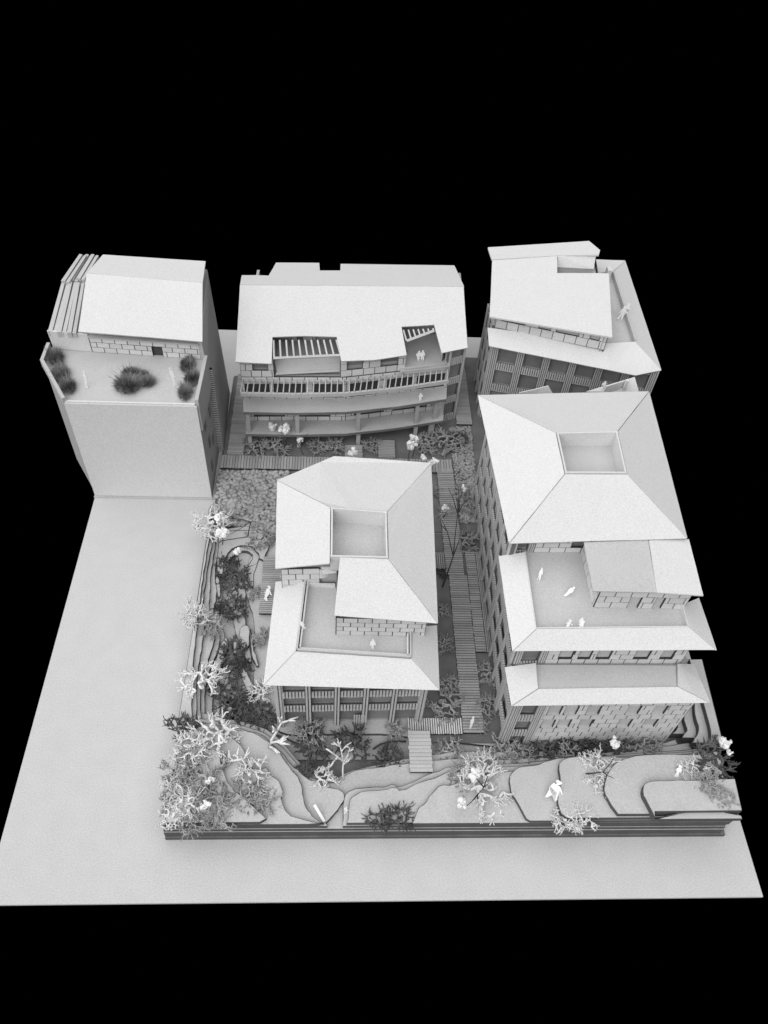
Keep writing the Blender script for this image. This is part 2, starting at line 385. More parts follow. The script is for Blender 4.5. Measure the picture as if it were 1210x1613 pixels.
# pebbles
def pebbles(name, poly, n, z, r0, r1, seed):
    rd = random.Random(seed); mb = MB()
    bm = bmesh.new(); bmesh.ops.create_icosphere(bm, subdivisions=1, radius=1); bv = [v.co.copy() for v in bm.verts]; bf = [[v.index for v in f.verts] for f in bm.faces]; bm.free()
    xs = [p[0] for p in poly]; ys = [p[1] for p in poly]
    def ins(x, y):
        c = False
        for i in range(len(poly)):
            a, b = poly[i], poly[i - 1]
            if (a[1] > y) != (b[1] > y) and x < (b[0] - a[0]) * (y - a[1]) / (b[1] - a[1]) + a[0]: c = not c
        return c
    k = 0
    while k < n:
        x, y = rd.uniform(min(xs), max(xs)), rd.uniform(min(ys), max(ys))
        if not ins(x, y): continue
        k += 1; r = rd.uniform(r0, r1); a = rd.uniform(0, 6.28); sx, sy, sz = rd.uniform(.7, 1.3), rd.uniform(.7, 1.1), rd.uniform(.5, .8)
        zz = z + rd.uniform(-.2, .9) * r
        mb.poly([(x + r * (v.x * sx * math.cos(a) - v.y * sy * math.sin(a)), y + r * (v.x * sx * math.sin(a) + v.y * sy * math.cos(a)), zz + r * sz * v.z * rd.uniform(.85, 1.1)) for v in bv], bf)
    o = mb.build(name, 'pebble', smooth=True); tag(o, kind='stuff'); return o
o = pebbles('gravel', [(12.9, 43.7), (20.5, 43.8), (21.2, 34.9), (14.6, 36.1), (12.9, 40)], 2300, .72, .10, .34, 3)
tag(o, 'bed of pale grey pebbles beside the blank white block', 'gravel')
o = pebbles('gravel', [(38.9, 51.5), (41.4, 51.5), (41.2, 37), (39.0, 37)], 1500, .72, .09, .22, 4)
tag(o, 'strip of dark grey pebbles along the tall right building', 'gravel')

# ================================================================== BUILDINGS
# ---- the blank white block on the left
B = thing('building', (6.2, 50, 0), 'tall block on the left with a blank white front wall and planted roof terrace', 'building', )
MB().box((6.2, 44.0, 6.6), (12.1, 7.2, 13.1)).build('wall_core', 'wall', B)
MB().box((6.2, 40.43, 6.78), (12.35, .14, 13.2)).build('front_wall', 'card', B)
MB().box((6.2, 40.33, .07), (12.5, .34, .14)).build('plinth', 'grey', B)
panel('terrace_floor', [(0.1, 40.5, 13.35), (12.2, 40.5, 13.35), (12.2, 47.6, 13.35), (-3.1, 48.6, 13.35), (-3.1, 45.8, 13.35)], 'floor', B, inset=0)
MB().poly([(-3.1, 45.8, 0), (0.1, 40.6, 0), (0.1, 60, 0), (-2.9, 60, 0), (-3.1, 45.8, 13.2), (0.1, 40.6, 13.2), (0.1, 60, 13.2), (-2.9, 60, 13.2)], [(0, 1, 5, 4), (1, 2, 6, 5), (2, 3, 7, 6), (3, 0, 4, 7), (4, 5, 6, 7), (3, 2, 1, 0)]).build('side_wall', 'wall', B)
def bar(name, a, b, wd, z0, z1, m, parent):
    W = Wall(a[:2], b[:2]); return W.box(name, 0, W.L, -wd / 2, wd / 2, z0, z1, m, parent)
bar('parapet', (-3.15, 45.8), (0.1, 40.45), .32, 13.1, 14.0, 'grey', B)
bar('parapet', (-3.2, 48.5), (-3.2, 45.8), .32, 13.1, 14.0, 'grey', B)
bar('parapet', (12.38, 40.6), (12.5, 47.2), .34, 10.0, 14.0, 'grey', B)
bar('parapet', (0.1, 40.56), (12.2, 40.56), .2, 13.3, 13.55, 'card', B)
MB().box((12.27, 44.0, 6.4), (.24, 6.9, 12.8)).build('right_wall', 'wall', B)
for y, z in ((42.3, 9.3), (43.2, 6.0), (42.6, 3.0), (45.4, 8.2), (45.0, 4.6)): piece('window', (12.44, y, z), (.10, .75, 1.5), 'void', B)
# rear upper storey
core = MB().poly([(.3, 48.6, 0), (12.3, 47.9, 0), (12.1, 57.2, 0), (.6, 57.5, 0), (.3, 48.6, 15.6), (12.1, 47.9, 15.6), (11.8, 56.4, 16.8), (.8, 57, 16.8)],
                 [(0, 1, 5, 4), (1, 2, 6, 5), (2, 3, 7, 6), (3, 0, 4, 7), (4, 5, 6, 7), (3, 2, 1, 0)]); core.build('wall_core', 'wall', B)
MB().poly([(12.3, 47.3, 0), (12.95, 47.3, 0), (12.6, 57.3, 0), (12.0, 57.3, 0), (11.9, 47.3, 15.6), (12.25, 47.3, 15.6), (12.0, 56.4, 17.6), (11.7, 56.4, 17.6), ],
          [(0, 1, 5, 4), (1, 2, 6, 5), (2, 3, 7, 6), (3, 0, 4, 7), (4, 5, 6, 7), (3, 2, 1, 0)]).build('right_wall', 'frame', B)
for y, z in ((50.5, 5.2), (51, 9.5), (52.5, 13.2)): piece('window', (12.72 - z * .045 - (y - 47) * .02, y, z), (.2, .55, 1.7), 'void', B)
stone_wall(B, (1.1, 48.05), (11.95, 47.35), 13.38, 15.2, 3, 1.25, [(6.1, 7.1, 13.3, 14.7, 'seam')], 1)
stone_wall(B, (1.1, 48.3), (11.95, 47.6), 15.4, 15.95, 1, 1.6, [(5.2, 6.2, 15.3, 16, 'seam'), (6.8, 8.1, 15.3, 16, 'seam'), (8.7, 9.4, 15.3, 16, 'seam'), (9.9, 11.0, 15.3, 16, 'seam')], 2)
bar('wall_cap', (1.1, 48.05), (11.95, 47.35), .5, 15.22, 15.36, 'grey', B)
E1, E2, R1, R2 = (.55, 47.1, 16.5), (12.5, 46.65, 16.1), (.75, 53.0, 19.15), (12.2, 52.2, 19.05)
K1, K2 = at(161.8, 400.6, 18.2), at(324.5, 411.2, 18.2)
panel('roof_panel', [E1, E2, R2, R1], 'card', B, th=.2)
panel('roof_panel', [R1, R2, K2, K1], 'card', B, th=.2)
MB().poly([(12.1, 47.4, 15.6), (12.1, 52.2, 18.85), (12.0, 56.2, 17.9), (12.0, 56.2, 15.6), (11.9, 47.4, 15.6), (11.9, 52.2, 18.85), (11.8, 56.2, 17.9), (11.8, 56.2, 15.6)], [(0, 3, 2, 1), (4, 5, 6, 7), (0, 1, 5, 4), (1, 2, 6, 5), (2, 3, 7, 6), (3, 0, 4, 7)]).build('gable', 'wall', B)
MB().poly([(.9, 48.3, 13.4), (.9, 53.0, 18.85), (.9, 56.5, 17.9), (.9, 56.5, 13.4), (1.1, 48.3, 13.4), (1.1, 53.0, 18.85), (1.1, 56.5, 17.9), (1.1, 56.5, 13.4)], [(0, 1, 2, 3), (4, 7, 6, 5), (0, 4, 5, 1), (1, 5, 6, 2), (2, 6, 7, 3), (3, 7, 4, 0)]).build('gable', 'wall', B)
MB().poly([(-2.75, 48.25, 13.4), (1.05, 48.0, 13.4), (1.05, 48.2, 13.4), (-2.75, 48.45, 13.4), (-2.85, 48.25, 15.6), (1.05, 48.0, 15.45), (1.05, 48.2, 15.45), (-2.85, 48.45, 15.6)], [(0, 1, 5, 4), (1, 2, 6, 5), (2, 3, 7, 6), (3, 0, 4, 7), (4, 5, 6, 7), (3, 2, 1, 0)]).build('side_parapet', 'card', B)
for k, (u0, v0, u1, v1, z) in enumerate(((83, 523, 104, 444, 15.5), (97, 524, 115, 445, 15.55), (113, 525, 127, 446, 15.7), (103, 444, 131, 402, 15.8), (116, 443, 141, 402, 15.5), (127, 440, 150, 402, 15.6))):
    a, b = Vector(at(u0, v0, z)), Vector(at(u1, v1, z)); d = (b - a).normalized(); sd = Vector((d.y, -d.x, 0)); mb = MB()
    for off_, wd, th in ((-.22, .42, .30), (.24, .36, .22)):
        p = [a + sd * (off_ - wd / 2), a + sd * (off_ + wd / 2), b + sd * (off_ + wd / 2 * .8), b + sd * (off_ - wd / 2 * .8)]
        mb.poly([tuple(q - Vector((0, 0, .5))) for q in p] + [tuple(q + Vector((0, 0, th - .2))) for q in p], [(3, 2, 1, 0), (4, 5, 6, 7), (0, 1, 5, 4), (1, 2, 6, 5), (2, 3, 7, 6), (3, 0, 4, 7)])
    mb.build('roof_beam', 'frame', B)
MB().poly([(-2.9, 48.6, 13.3), (.9, 48.5, 13.3), (1.2, 60, 13.3), (-2.6, 62, 13.3), (-2.9, 48.6, 15.1), (.9, 48.5, 15.1), (1.2, 60, 15.1), (-2.6, 62, 15.1)], [(0, 1, 5, 4), (1, 2, 6, 5), (2, 3, 7, 6), (3, 0, 4, 7), (4, 5, 6, 7), (3, 2, 1, 0)]).build('side_roof', 'grey', B)
# louvred fin on the right wall
for k in range(42):
    z = 1.2 + k * .265; piece('louvre', (12.62 + .012 * k * 0 - .0 , 47.16, z), (.62, .06, .12), 'card', B)
piece('louvre_backing', (12.62, 47.24, 6.8), (.60, .02, 11.2), 'dark', B)

# ---- the long building at the back with curved galleries
G = thing('building', (27, 56, 0), 'long gabled building at the back with curved gallery floors and notched white roof', 'building')
WL = [(15.4, 49.55), (26.6, 49.95), (38.0, 52.35)]        # the wall line, bent in the middle
FL = [(15.6, 47.35), (21.2, 47.4), (26.6, 47.75), (32.2, 48.8), (37.8, 50.25)]   # the gallery edge
def off(p, d): return [(x, y + d) for x, y in p]
MB().prism([(15.6, 50.5), (26.6, 50.9), (37.9, 53.2), (38.6, 63.0), (18.8, 62.6), (18.6, 60.0), (16.3, 59.8)], .6, 9.4).build('wall_core', 'wall', G)
MB().prism([(16, 56.0), (38.4, 57.6), (38.6, 63.0), (18.8, 62.6), (18.6, 60.0), (16.3, 59.8)], 9.4, 12.2).build('wall_core', 'wall', G)
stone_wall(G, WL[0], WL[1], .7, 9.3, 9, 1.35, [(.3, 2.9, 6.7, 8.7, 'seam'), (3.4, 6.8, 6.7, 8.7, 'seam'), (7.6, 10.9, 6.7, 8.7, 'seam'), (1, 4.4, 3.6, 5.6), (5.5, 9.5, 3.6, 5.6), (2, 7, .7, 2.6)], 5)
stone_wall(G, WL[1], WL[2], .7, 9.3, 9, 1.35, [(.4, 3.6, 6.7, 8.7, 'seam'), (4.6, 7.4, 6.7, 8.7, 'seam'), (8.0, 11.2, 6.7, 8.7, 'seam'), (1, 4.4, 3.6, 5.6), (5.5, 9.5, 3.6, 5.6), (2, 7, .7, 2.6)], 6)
stone_wall(G, (15.4, 49.6), (18.9, 49.7), 9.3, 11.9, 3, 1.1, [(1.3, 2.9, 10.3, 11.3)], 7)
stone_wall(G, (25.95, 49.95), (33.0, 51.4), 9.3, 11.9, 3, 1.25, [(.7, 2.4, 10.5, 12), (4.4, 6.3, 10.5, 12)], 8)
P0, P1, P2 = (15.03, 48.9, 12.0), (15.2, 56.5, 16.0), (39.1, 57.6, 16.0)
rp = lambda u, v: on_plane(u, v, P0, P1, P2)
front_roof = [(371, 570), (428, 573), (429.5, 531), (481, 529), (530.5, 530.5), (537.5, 569), (590, 567), (641, 559.5), (632.5, 514.5), (660, 513), (684, 511.5), (696, 556), (737, 548), (730.5, 452), (378, 449)]
panel('roof_panel', [rp(*q) for q in front_roof], 'card', G, th=.2, inset=.01)
rl, rr_ = rp(378, 449), rp(730.5, 452)
def bp(u, v): return on_plane(u, v, rl, rr_, (27.0, 65.5, 12.6))
panel('roof_panel', [bp(378, 448), bp(731, 451), bp(716, 418), bp(536.5, 415.5), bp(536, 426), bp(504, 426), bp(503, 414), bp(435, 413.5), bp(423, 434), bp(381, 433.5)], 'card', G, th=.2, inset=.01)
# gallery slabs
for z, th in ((3.0, .32), (6.3, .32)):
    MB().prism(FL + [(38.0, 52.2), (26.6, 49.8), (15.4, 49.4)], z - th, z).build('gallery_floor', 'grey', G)
    for i in range(4):
        a, b = FL[i], FL[i + 1]; W = Wall(a, b); W.box('floor_edge', 0, W.L, .0, .05, z - th - .03, z - .03, 'ground', G)
for x, i in ((15.95, 0), (21.3, 1), (28.0, 2), (34.6, 3), ):
    y = np.interp(x, [p[0] for p in FL], [p[1] for p in FL]) + .35
    piece('column', (x, y, 4.45), (.42, .4, 2.96), 'wall', G, .1); piece('column', (x + (.1 if i else 0), y + .1, 1.65), (.42, .4, 2.0), 'grey', G, .1)
piece('column', (36.8, 50.6, 4.45), (.5, .4, 2.96), 'wall', G, .25); piece('column', (36.6, 50.6, 1.65), (.6, .4, 2.0), 'grey', G, .25)
# pergola over the galleries: beam, posts, rafters
PB = [(15.5, 47.4), (21.2, 47.45), (26.6, 47.8), (32.2, 48.85), (37.7, 50.3)]
for i in range(4):
    W = Wall(PB[i], PB[i + 1]); W.box('pergola_beam', 0, W.L, -.12, .12, 8.55, 9.0, 'grey', G)
    W2 = Wall((PB[i][0], PB[i][1] + 2.0), (PB[i + 1][0], PB[i + 1][1] + 2.0)); W2.box('ledger', 0, W2.L, -.08, .08, 8.75, 8.98, 'frame', G)
for k in range(36):
    x = 15.55 + k * (22.1 / 35); y = float(np.interp(x, [p[0] for p in PB], [p[1] for p in PB]))
    piece('rafter', (x, y + 1.0, 9.06), (.11, 2.15, .16), 'frame', G, random.uniform(-.02, .02) + (.0 if x < 27 else -.12))
# the skylight joists in the first roof notch and the balcony in front
J0, J1 = rp(431, 533), rp(530, 532.5); Q0, Q1 = rp(432, 562), rp(537, 557)
for k in range(11):
    t = k / 10; a = Vector(J0).lerp(Vector(J1), t) - Vector((0, 0, .25)); b = Vector(Q0).lerp(Vector(Q1), t) - Vector((0, 0, .25))
    MB().tube([a, b], [.12, .12], 4).build('joist', 'frame', G)
MB().tube([Vector(Q0) - Vector((.1, 0, .2)), Vector(Q1) + Vector((.1, 0, -.2))], [.17, .17], 4).build('joist_beam', 'frame', G)
MB().prism([(18.9, 51.6), (25.9, 52.4), (25.9, 56.5), (18.9, 56.2)], 9.3, 9.5).build('loft_floor', 'grey', G)
stone_wall(G, (18.9, 55.5), (25.9, 56.1), 9.5, 13.8, 4, 1.3, [(.2, 1.6, 9.5, 13.8, 'grey'), (2.2, 2.8, 9.5, 13.8), (4.3, 6.3, 9.5, 12.8, 'grey')], 9)
panel('balcony_floor', [at(431.6, 563.6, 10.6), at(534, 558, 10.6), at(538.5, 583, 9.6), at(436.8, 588.6, 9.6)], 'grey', G, th=.35, inset=0)
MB().tube([at(434.8, 589, 9.65), at(538.5, 584, 9.65)], [.16, .16], 4).build('balcony_edge', 'grey', G)
# second notch: a roof terrace with rafters, stone side wall
panel('roof_terrace_floor', [(32.4, 50.6, 9.7), (37.9, 51.8, 9.7), (38.3, 57.3, 9.7), (32.6, 57.2, 9.7)], 'grey', G, inset=0)
stone_wall(G, (37.0, 56.5), (37.1, 52.6), 9.7, 13.0, 4, 1.1, [], 10)
J0, J1 = rp(636, 517), rp(682, 514.5); Q0, Q1 = rp(641, 534), rp(684, 518)
for k in range(7):
    t = k / 6; a = Vector(J0).lerp(Vector(J1), t) - Vector((0, 0, .25)); b = Vector(Q0).lerp(Vector(Q1), t) - Vector((0, 0, .25))
    MB().tube([a, b], [.11, .11], 4).build('joist', 'frame', G)
MB().tube([Vector(Q0) - Vector((0, 0, .25)), Vector(Q1) - Vector((0, 0, .25))], [.19, .19], 4).build('joist_beam', 'frame', G)
bar('roof_terrace_edge', (32.9, 50.9), (37.4, 51.9), .25, 9.2, 10.0, 'grey', G)
facade(G, (37.75, 52.2), (39.7, 53.1), .7, 12.0, .7, 2.85, 1, pw=.35, reeds=1)
MB().prism([(39.3, 53.2), (39.6, 53.2), (39.9, 65.5), (39.6, 65.5)], .6, 12.4).build('side_wall', 'wall', G)
MB().prism([(15.5, 50.1), (15.7, 50.1), (16.4, 65), (16.1, 65)], .6, 12.2).build('side_wall', 'wall', G)

# ---- the right hand stepped building
D = thing('building', (47.5, 26, 0), 'largest stepped building on the right with a square roof well above two terraces', 'building')
ex0, ex1 = 40.25, 54.9
MB().prism([(ex0 + .5, 12.8), (ex1 - .1, 12.8), (ex1, 40.6), (ex0 + .5, 40.3)], .5, 9.0).build('wall_core', 'wall', D)
MB().prism([(ex0 + .5, 16.1), (54.3, 16.1), (54.6, 40.5), (ex0 + .5, 40.2)], 9.0, 12.2).build('wall_core', 'wall', D)
MB().prism([(ex0 + .4, 24.9), (54.4, 24.9), (54.6, 40.4), (ex0 + .4, 40.2)], 12.2, 15.1).build('wall_core', 'wall', D)
# long left wall in three heights, bays and storeys
facade(D, (ex0 - .05, 15.6), (ex0, 12.4), .6, 8.75, -.37, 2.8, 1, pw=.5, reeds=2)
facade(D, (ex0 + .15, 24.0), (ex0 - .05, 15.62), .6, 12.0, -.37, 2.8, 3, pw=.5, reeds=2)
facade(D, (ex0 + .3, 40.6), (ex0 + .15, 24.02), .6, 15.0, -.37, 2.8, 6, pw=.5, reeds=2)
# front wall
facade(D, (ex0, 12.3), (42.9, 12.3), .6, 8.75, -.37, 2.8, 1, pw=.7, reeds=4, plain=(0,))
wins = []
for a in (1.4, 2.75, 4.6, 7.9, 10.1):
    wins.append((a - 1.3 + .2, a - 1.3 + 1.25, 6.3, 7.93, 'frame')); wins.append((a - 1.3 - .05 + .2, a - 1.3 + 1.2, 3.87, 5.48, 'frame'))
stone_wall(D, (42.9, 12.4), (ex1, 12.5), .6, 8.75, 10, 1.02, wins, 11)
for a in (1.5, 2.9, 4.7, 8.0, 10.2):
    for z in (6.3, 3.87): piece('sill', (42.9 + a - .6, 12.48, z + .03), (1.05, .3, .06), 'frame', D)
MB().prism([(ex1 - .05, 12.6), (ex1 + .15, 12.6), (ex1 + .25, 40.4), (ex1 + .05, 40.4)], .5, 8.8).build('side_wall', 'wall', D)
# first tier roof
ze, zr = 8.85, 9.6
e = [(39.75, 11.85), (56.0, 12.2), (55.6, 15.75), (39.65, 15.35)]
r = [(42.0, 13.05), (53.3, 13.3), (53.85, 15.35), (42.15, 15.35)]
def q3(p, z): return (p[0], p[1], z)
panel('roof_panel', [q3(e[0], ze), q3(e[1], ze), q3(r[1], zr), q3(r[0], zr)], 'card', D, inset=.05)
panel('roof_panel', [q3(e[0], ze), q3(r[0], zr), q3(r[3], zr), q3(e[3], ze)], 'card', D, inset=.05)
panel('roof_panel', [q3(e[1], ze), q3(e[2], ze), q3(r[2], zr), q3(r[1], zr)], 'card', D, inset=.05)
panel('terrace_floor', [q3(r[0], 9.42), q3(r[1], 9.42), q3(r[2], 9.25), q3(r[3], 9.25)], 'floor', D, inset=0)
# second storey band
facade(D, (ex0 + .1, 15.55), (42.9, 15.6), 9.0, 11.95, 8.2, 2.9, 1, pw=.55, reeds=3)
stone_wall(D, (42.9, 15.62), (54.3, 15.7), 9.0, 11.95, 4, 1.1, [(1.0, 2.1, 9.8, 11.2, 'frame'), (2.6, 3.6, 9.8, 12, 'frame'), (4.1, 5.2, 9.8, 11.2, 'frame'), (7.2, 8.4, 9.8, 11.2, 'frame'), (9.4, 10.4, 9.8, 11.2, 'frame')], 12)
MB().prism([(54.2, 15.8), (54.4, 15.8), (54.7, 40.3), (54.5, 40.3)], 8.8, 12.0).build('side_wall', 'wall', D)
ze, zr = 12.05, 13.0
e = [(39.65, 14.9), (56.15, 15.15), (55.9, 24.2), (39.65, 24.2)]
r = [(41.65, 16.45), (53.9, 16.75), (53.95, 19.0), (41.85, 24.0)]
panel('roof_panel', [q3(e[0], ze), q3(e[1], ze), q3(r[1], zr), q3(r[0], zr)], 'card', D, inset=.04)
panel('roof_panel', [q3(e[0], ze), q3(r[0], zr), q3(r[3], zr), q3(e[3], ze)], 'card', D, inset=.04)
panel('roof_panel', [q3(e[1], ze), (56.1, 20.2, ze), (54.0, 18.85, zr), q3(r[1], zr)], 'card', D, inset=.04)
MB().prism([(41.6, 16.3), (54.0, 16.6), (54.3, 24.9), (41.7, 24.9)], 12.1, 12.5).build('terrace_floor', 'floor', D)
bar('parapet', (41.75, 24.0), (41.6, 16.5), .1, 12.4, 12.97, 'card', D); bar('parapet', (41.6, 16.52), (53.9, 16.8), .1, 12.4, 12.97, 'card', D)
bar('parapet', (53.95, 16.8), (54.0, 18.7), .1, 12.4, 12.97, 'card', D)
# third storey: wall behind the terrace and the projecting box
facade(D, (ex0 + .1, 24.3), (42.6, 24.35), 12.3, 15.1, 11.6, 2.9, 1, pw=.55, reeds=3)
stone_wall(D, (42.6, 24.35), (46.9, 24.4), 12.5, 15.1, 4, 1.35, [(3.1, 4.1, 12.9, 15)], 13)
stone_wall(D, (46.75, 18.85), (54.2, 18.75), 12.5, 14.85, 3, 1.3, [(2.7, 3.6, 12.5, 14.2, 'frame'), (4.8, 5.5, 12.5, 14.2, 'frame')], 14)
stone_wall(D, (46.75, 24.3), (46.75, 18.85), 12.5, 14.85, 3, 1.3, [], 15)
MB().prism([(47.15, 19.3), (54.2, 19.3), (54.3, 24.9), (47.15, 24.9)], 12.4, 14.7).build('wall_core', 'wall', D)
panel('box_roof', [at(920, 854, 15.1), at(934, 931, 15.0), at(1034, 933, 15.0), at(1021, 851, 15.1)], 'floor', D, inset=0)
panel('box_roof', [at(1022.5, 851, 15.14), at(1035, 933, 15.05), at(1108, 938, 14.9), at(1085.5, 849, 14.9)], 'card', D, inset=0)
# top roof with the well
ze, zr = 15.2, 17.5
e = [at(801, 857, ze), at(1084, 849, ze), at(1023, 616, ze), at(752, 622, ze)]
r = [at(890, 746, zr), at(988, 746.5, zr), at(973, 679.5, zr), at(876, 681.5, zr)]
for i in range(4):
    j = (i + 1) % 4; panel('roof_panel', [e[i], e[j], r[j], r[i]], 'card', D, inset=.045)
def well(parent, r, zf, zt, m='card'):
    c = Vector((sum(p[0] for p in r) / 4, sum(p[1] for p in r) / 4, 0)); rr2 = [Vector((p[0], p[1], 0)) for p in r]
    rr2 = [p + (c - p) * .012 for p in rr2]
    MB().prism([tuple(p.xy) for p in rr2], zf - .12, zf).build('well_floor', 'floor', parent)
    for i in range(4):
        a, b = rr2[i], rr2[(i + 1) % 4]; W = Wall(a.xy, b.xy); W.box('well_wall', .0, W.L, -.16, -.02, zf, zt + (.07 if i != 3 else .03), m, parent)
well(D, r, 15.9, zr)
# low tier behind, seen over the ridge
panel('rear_roof', [at(922, 617, 13.2), at(1000, 593.5, 14.2), at(1007, 618, 13.2), (55.5, 42, 13.0), (50.6, 42, 13.0)][:3] , 'card', D, inset=0)
panel('rear_roof', [at(817, 619, 13.0), at(864, 608, 13.8), at(871, 620, 13.0)], 'card', D, inset=0)
MB().prism([(50.9, 40.5), (54.9, 40.5), (54.9, 44.8), (52, 43.4)], .6, 12.9).build('rear_wing', 'wall', D)
bar('rear_parapet', at(953, 612, 14.1)[:2], at(986, 602, 14.1)[:2], .12, 13.4, 14.4, 'card', D)
piece('rear_post', at(986, 606, 14.2), (.3, .3, 1.2), 'card', D)

# ---- the central building
H = thing('building', (27.4, 24, 0), 'central building with a square roof well and an L shaped front roof terrace', 'building')
MB().prism([(21.7, 14.5), (33.0, 15.0), (33.4, 34.2), (26, 34.6), (21.6, 32.0)], .5, 9.0).build('wall_core', 'wall', H)
MB().prism([(21.7, 22.9), (26.4, 22.9), (26.4, 18.5), (33.2, 18.4), (33.4, 34.2), (26, 34.6), (21.6, 32.0)], 9.0, 12.0).build('wall_core', 'wall', H)
facade(H, (21.15, 13.9), (33.5, 14.2), .7, 8.75, 1.05, 2.45, 5, pw=.5, reeds=2, plain=(0,))
Wd = Wall((21.15, 13.9), (33.5, 14.2)); mb = MB()
for k in range(6): Wd.add(mb, 6.45 + k * .2, 6.45 + k * .2 + .13, -.05, .08, .6, 2.6)
mb.build('door', 'frame', H)
facade(H, (21.0, 32.2), (21.15, 13.9), .7, 8.6, 1.05, 2.45, 7, pw=.5, reeds=2)
facade(H, (33.5, 14.2), (33.8, 34.6), .7, 8.6, 1.05, 2.45, 8, pw=.5, reeds=2)
ze, zr = 8.95, 10.2
e = [(20.3, 13.5), (34.25, 13.15), (34.42, 19.2), (20.66, 23.4)]
r = [(22.8, 15.9), (31.98, 15.3), (32.05, 17.6), (23.25, 22.95)]
panel('roof_panel', [q3(e[0], ze), q3(e[1], ze), q3(r[1], zr), q3(r[0], zr)], 'card', H, inset=.035)
panel('roof_panel', [q3(e[0], ze), q3(r[0], zr), q3(r[3], zr), q3(e[3], ze)], 'card', H, inset=.035)
panel('roof_panel', [q3(e[1], ze), q3(e[2], ze), (32.15, 18.2, zr), q3(r[1], zr)], 'card', H, inset=.035)
MB().prism([(22.9, 15.95), (32.1, 15.4), (32.3, 18.3), (26.3, 18.3), (26.3, 22.8), (23.3, 22.8)], 9.1, 9.55).build('terrace_floor', 'floor', H)
for a, b in (((23.3, 22.9), (22.88, 16.05)), ((22.95, 15.98), (31.95, 15.4)), ((31.9, 15.4), (32.0, 17.7))):
    bar('parapet', a, b, .14, 9.4, 10.36, 'frame', H); 
    W = Wall(a, b); W.box('parapet_lining', .1, W.L - .1, -.28, -.16, 9.5, 10.2, 'card', H)
bar('parapet', (25.8, 22.5), (23.4, 22.55), .14, 9.5, 10.0, 'card', H)
stone_wall(H, (21.3, 22.55), (24.5, 22.7), 9.0, 12.0, 4, 1.2, [], 21)
stone_wall(H, (25.95, 17.85), (33.2, 17.75), 9.55, 12.05, 4, 1.15, [], 22)
stone_wall(H, (25.95, 22.6), (25.95, 17.85), 9.55, 12.05, 4, 1.1, [], 23)
piece('doorway', (25.2, 22.95, 10.6), (1.4, .06, 2.0), 'void', H)
# curved white card beside the doorway
cv = MB(); n = 8
for k in range(n):
    a0, a1 = k / n * 1.5, (k + 1) / n * 1.5
    cv.box((24.6 + .9 * math.sin(a0), 23.4 - .9 * math.cos(a0) + .2, 11.2), (.24, .1, 1.2), a0)
cv.build('curved_screen', 'card', H)
panel('porch_roof', [at(505, 893, 11.9), at(533, 880, 12.2), at(532, 902, 11.6), at(509, 905, 11.6)], 'card', H, inset=0)
ze, zr = 12.15, 14.0
A_, B_, C_, D_, E_, F_ = [at(u, v, ze) for u, v in ((433, 896), (436, 756), (526, 718), (680, 729), (691, 983), (526, 970))]
a_, b_, c_, d_ = [at(u, v, zr) for u, v in ((521, 799), (610, 806), (612, 880), (519, 886))]
f_ = at(535, 877, zr)
panel('roof_panel', [A_, at(520, 888, 13.9), a_, B_], 'card', H, inset=.035)
panel('roof_panel', [B_, a_, b_, D_, C_], 'card', H, inset=.035)
panel('roof_panel', [D_, b_, c_, E_], 'card', H, inset=.035)
panel('roof_panel', [E_, c_, f_, F_], 'card', H, inset=.035)
well(H, [at(520, 878, zr), c_, b_, a_], 12.25, zr)

# ---- the far right building
K = thing('building', (50, 60, 0), 'far right building at the back with a skewed reeded front and narrow side terrace', 'building')
MB().prism([(43.1, 54.6), (58.2, 50.8), (60.0, 69.0), (47, 69.0), (43.3, 60.3)], .3, 12.0).build('wall_core', 'wall', K)
MB().prism([(43.1, 55.4), (53.9, 52.1), (55.4, 67.5), (45.5, 67.5), (43.4, 62)], 12.0, 14.9).build('wall_core', 'wall', K)
facade(K, (42.5, 53.6), (60.1, 49.3), .4, 11.9, -1.25, 3.1, 6, pw=.85, reeds=4, sf=.31)
facade(K, (42.7, 60.4), (42.5, 53.7), .4, 11.9, -1.25, 3.1, 3, pw=.6, reeds=2, sf=.31)
ze, zr = 12.0, 13.1
panel('roof_panel', [at(770.4, 545, ze), at(1001.8, 591.5, ze), at(1042.5, 583.5, ze), at(1000.5, 538, zr), at(955, 541, zr), at(767.8, 515.5, zr)], 'card', K, inset=.02)
panel('roof_panel', [at(1042.5, 583.5, ze), at(985, 410, ze), at(966.5, 428, zr), at(1001, 538, zr)], 'card', K, inset=.02)
panel('roof_panel', [at(985, 410, ze), at(930, 408, ze), at(925, 430, zr), at(966, 428, zr)], 'card', K, inset=.02)
MB().prism([(54.0, 51.9), (57.8, 52.6), (58.3, 66.0), (54.8, 67)], 12.0, 12.6).build('terrace_floor', 'floor', K)
bar('parapet', at(966, 430, 13.1)[:2], at(1000, 537, 13.1)[:2], .16, 12.5, 13.3, 'frame', K)
piece('chimney', at(958, 431, 13.6), (.5, .9, 1.4), 'card', K)
P, Q = at(779.5, 515, 13.0), at(951, 551, 13.0)
stone_wall(K, P[:2], Q[:2], 13.0, 15.0, 2, 1.25, [(.6, 3.1, 14.0, 15, 'floor'), (4.6, 5.9, 14.0, 15, 'floor'), (6.5, 8.9, 14.0, 15, 'floor'), (10.1, 11.1, 14.0, 15, 'floor')], 31)
stone_wall(K, Q[:2], (Q[0] + 1.5, Q[1] + 15), 12.6, 14.9, 2, 1.3, [], 32)
A3, B3, C3 = at(772, 498, 15.1), at(964, 531, 15.1), at(959, 431, 15.9)
kp = lambda u, v: on_plane(u, v, A3, B3, C3)
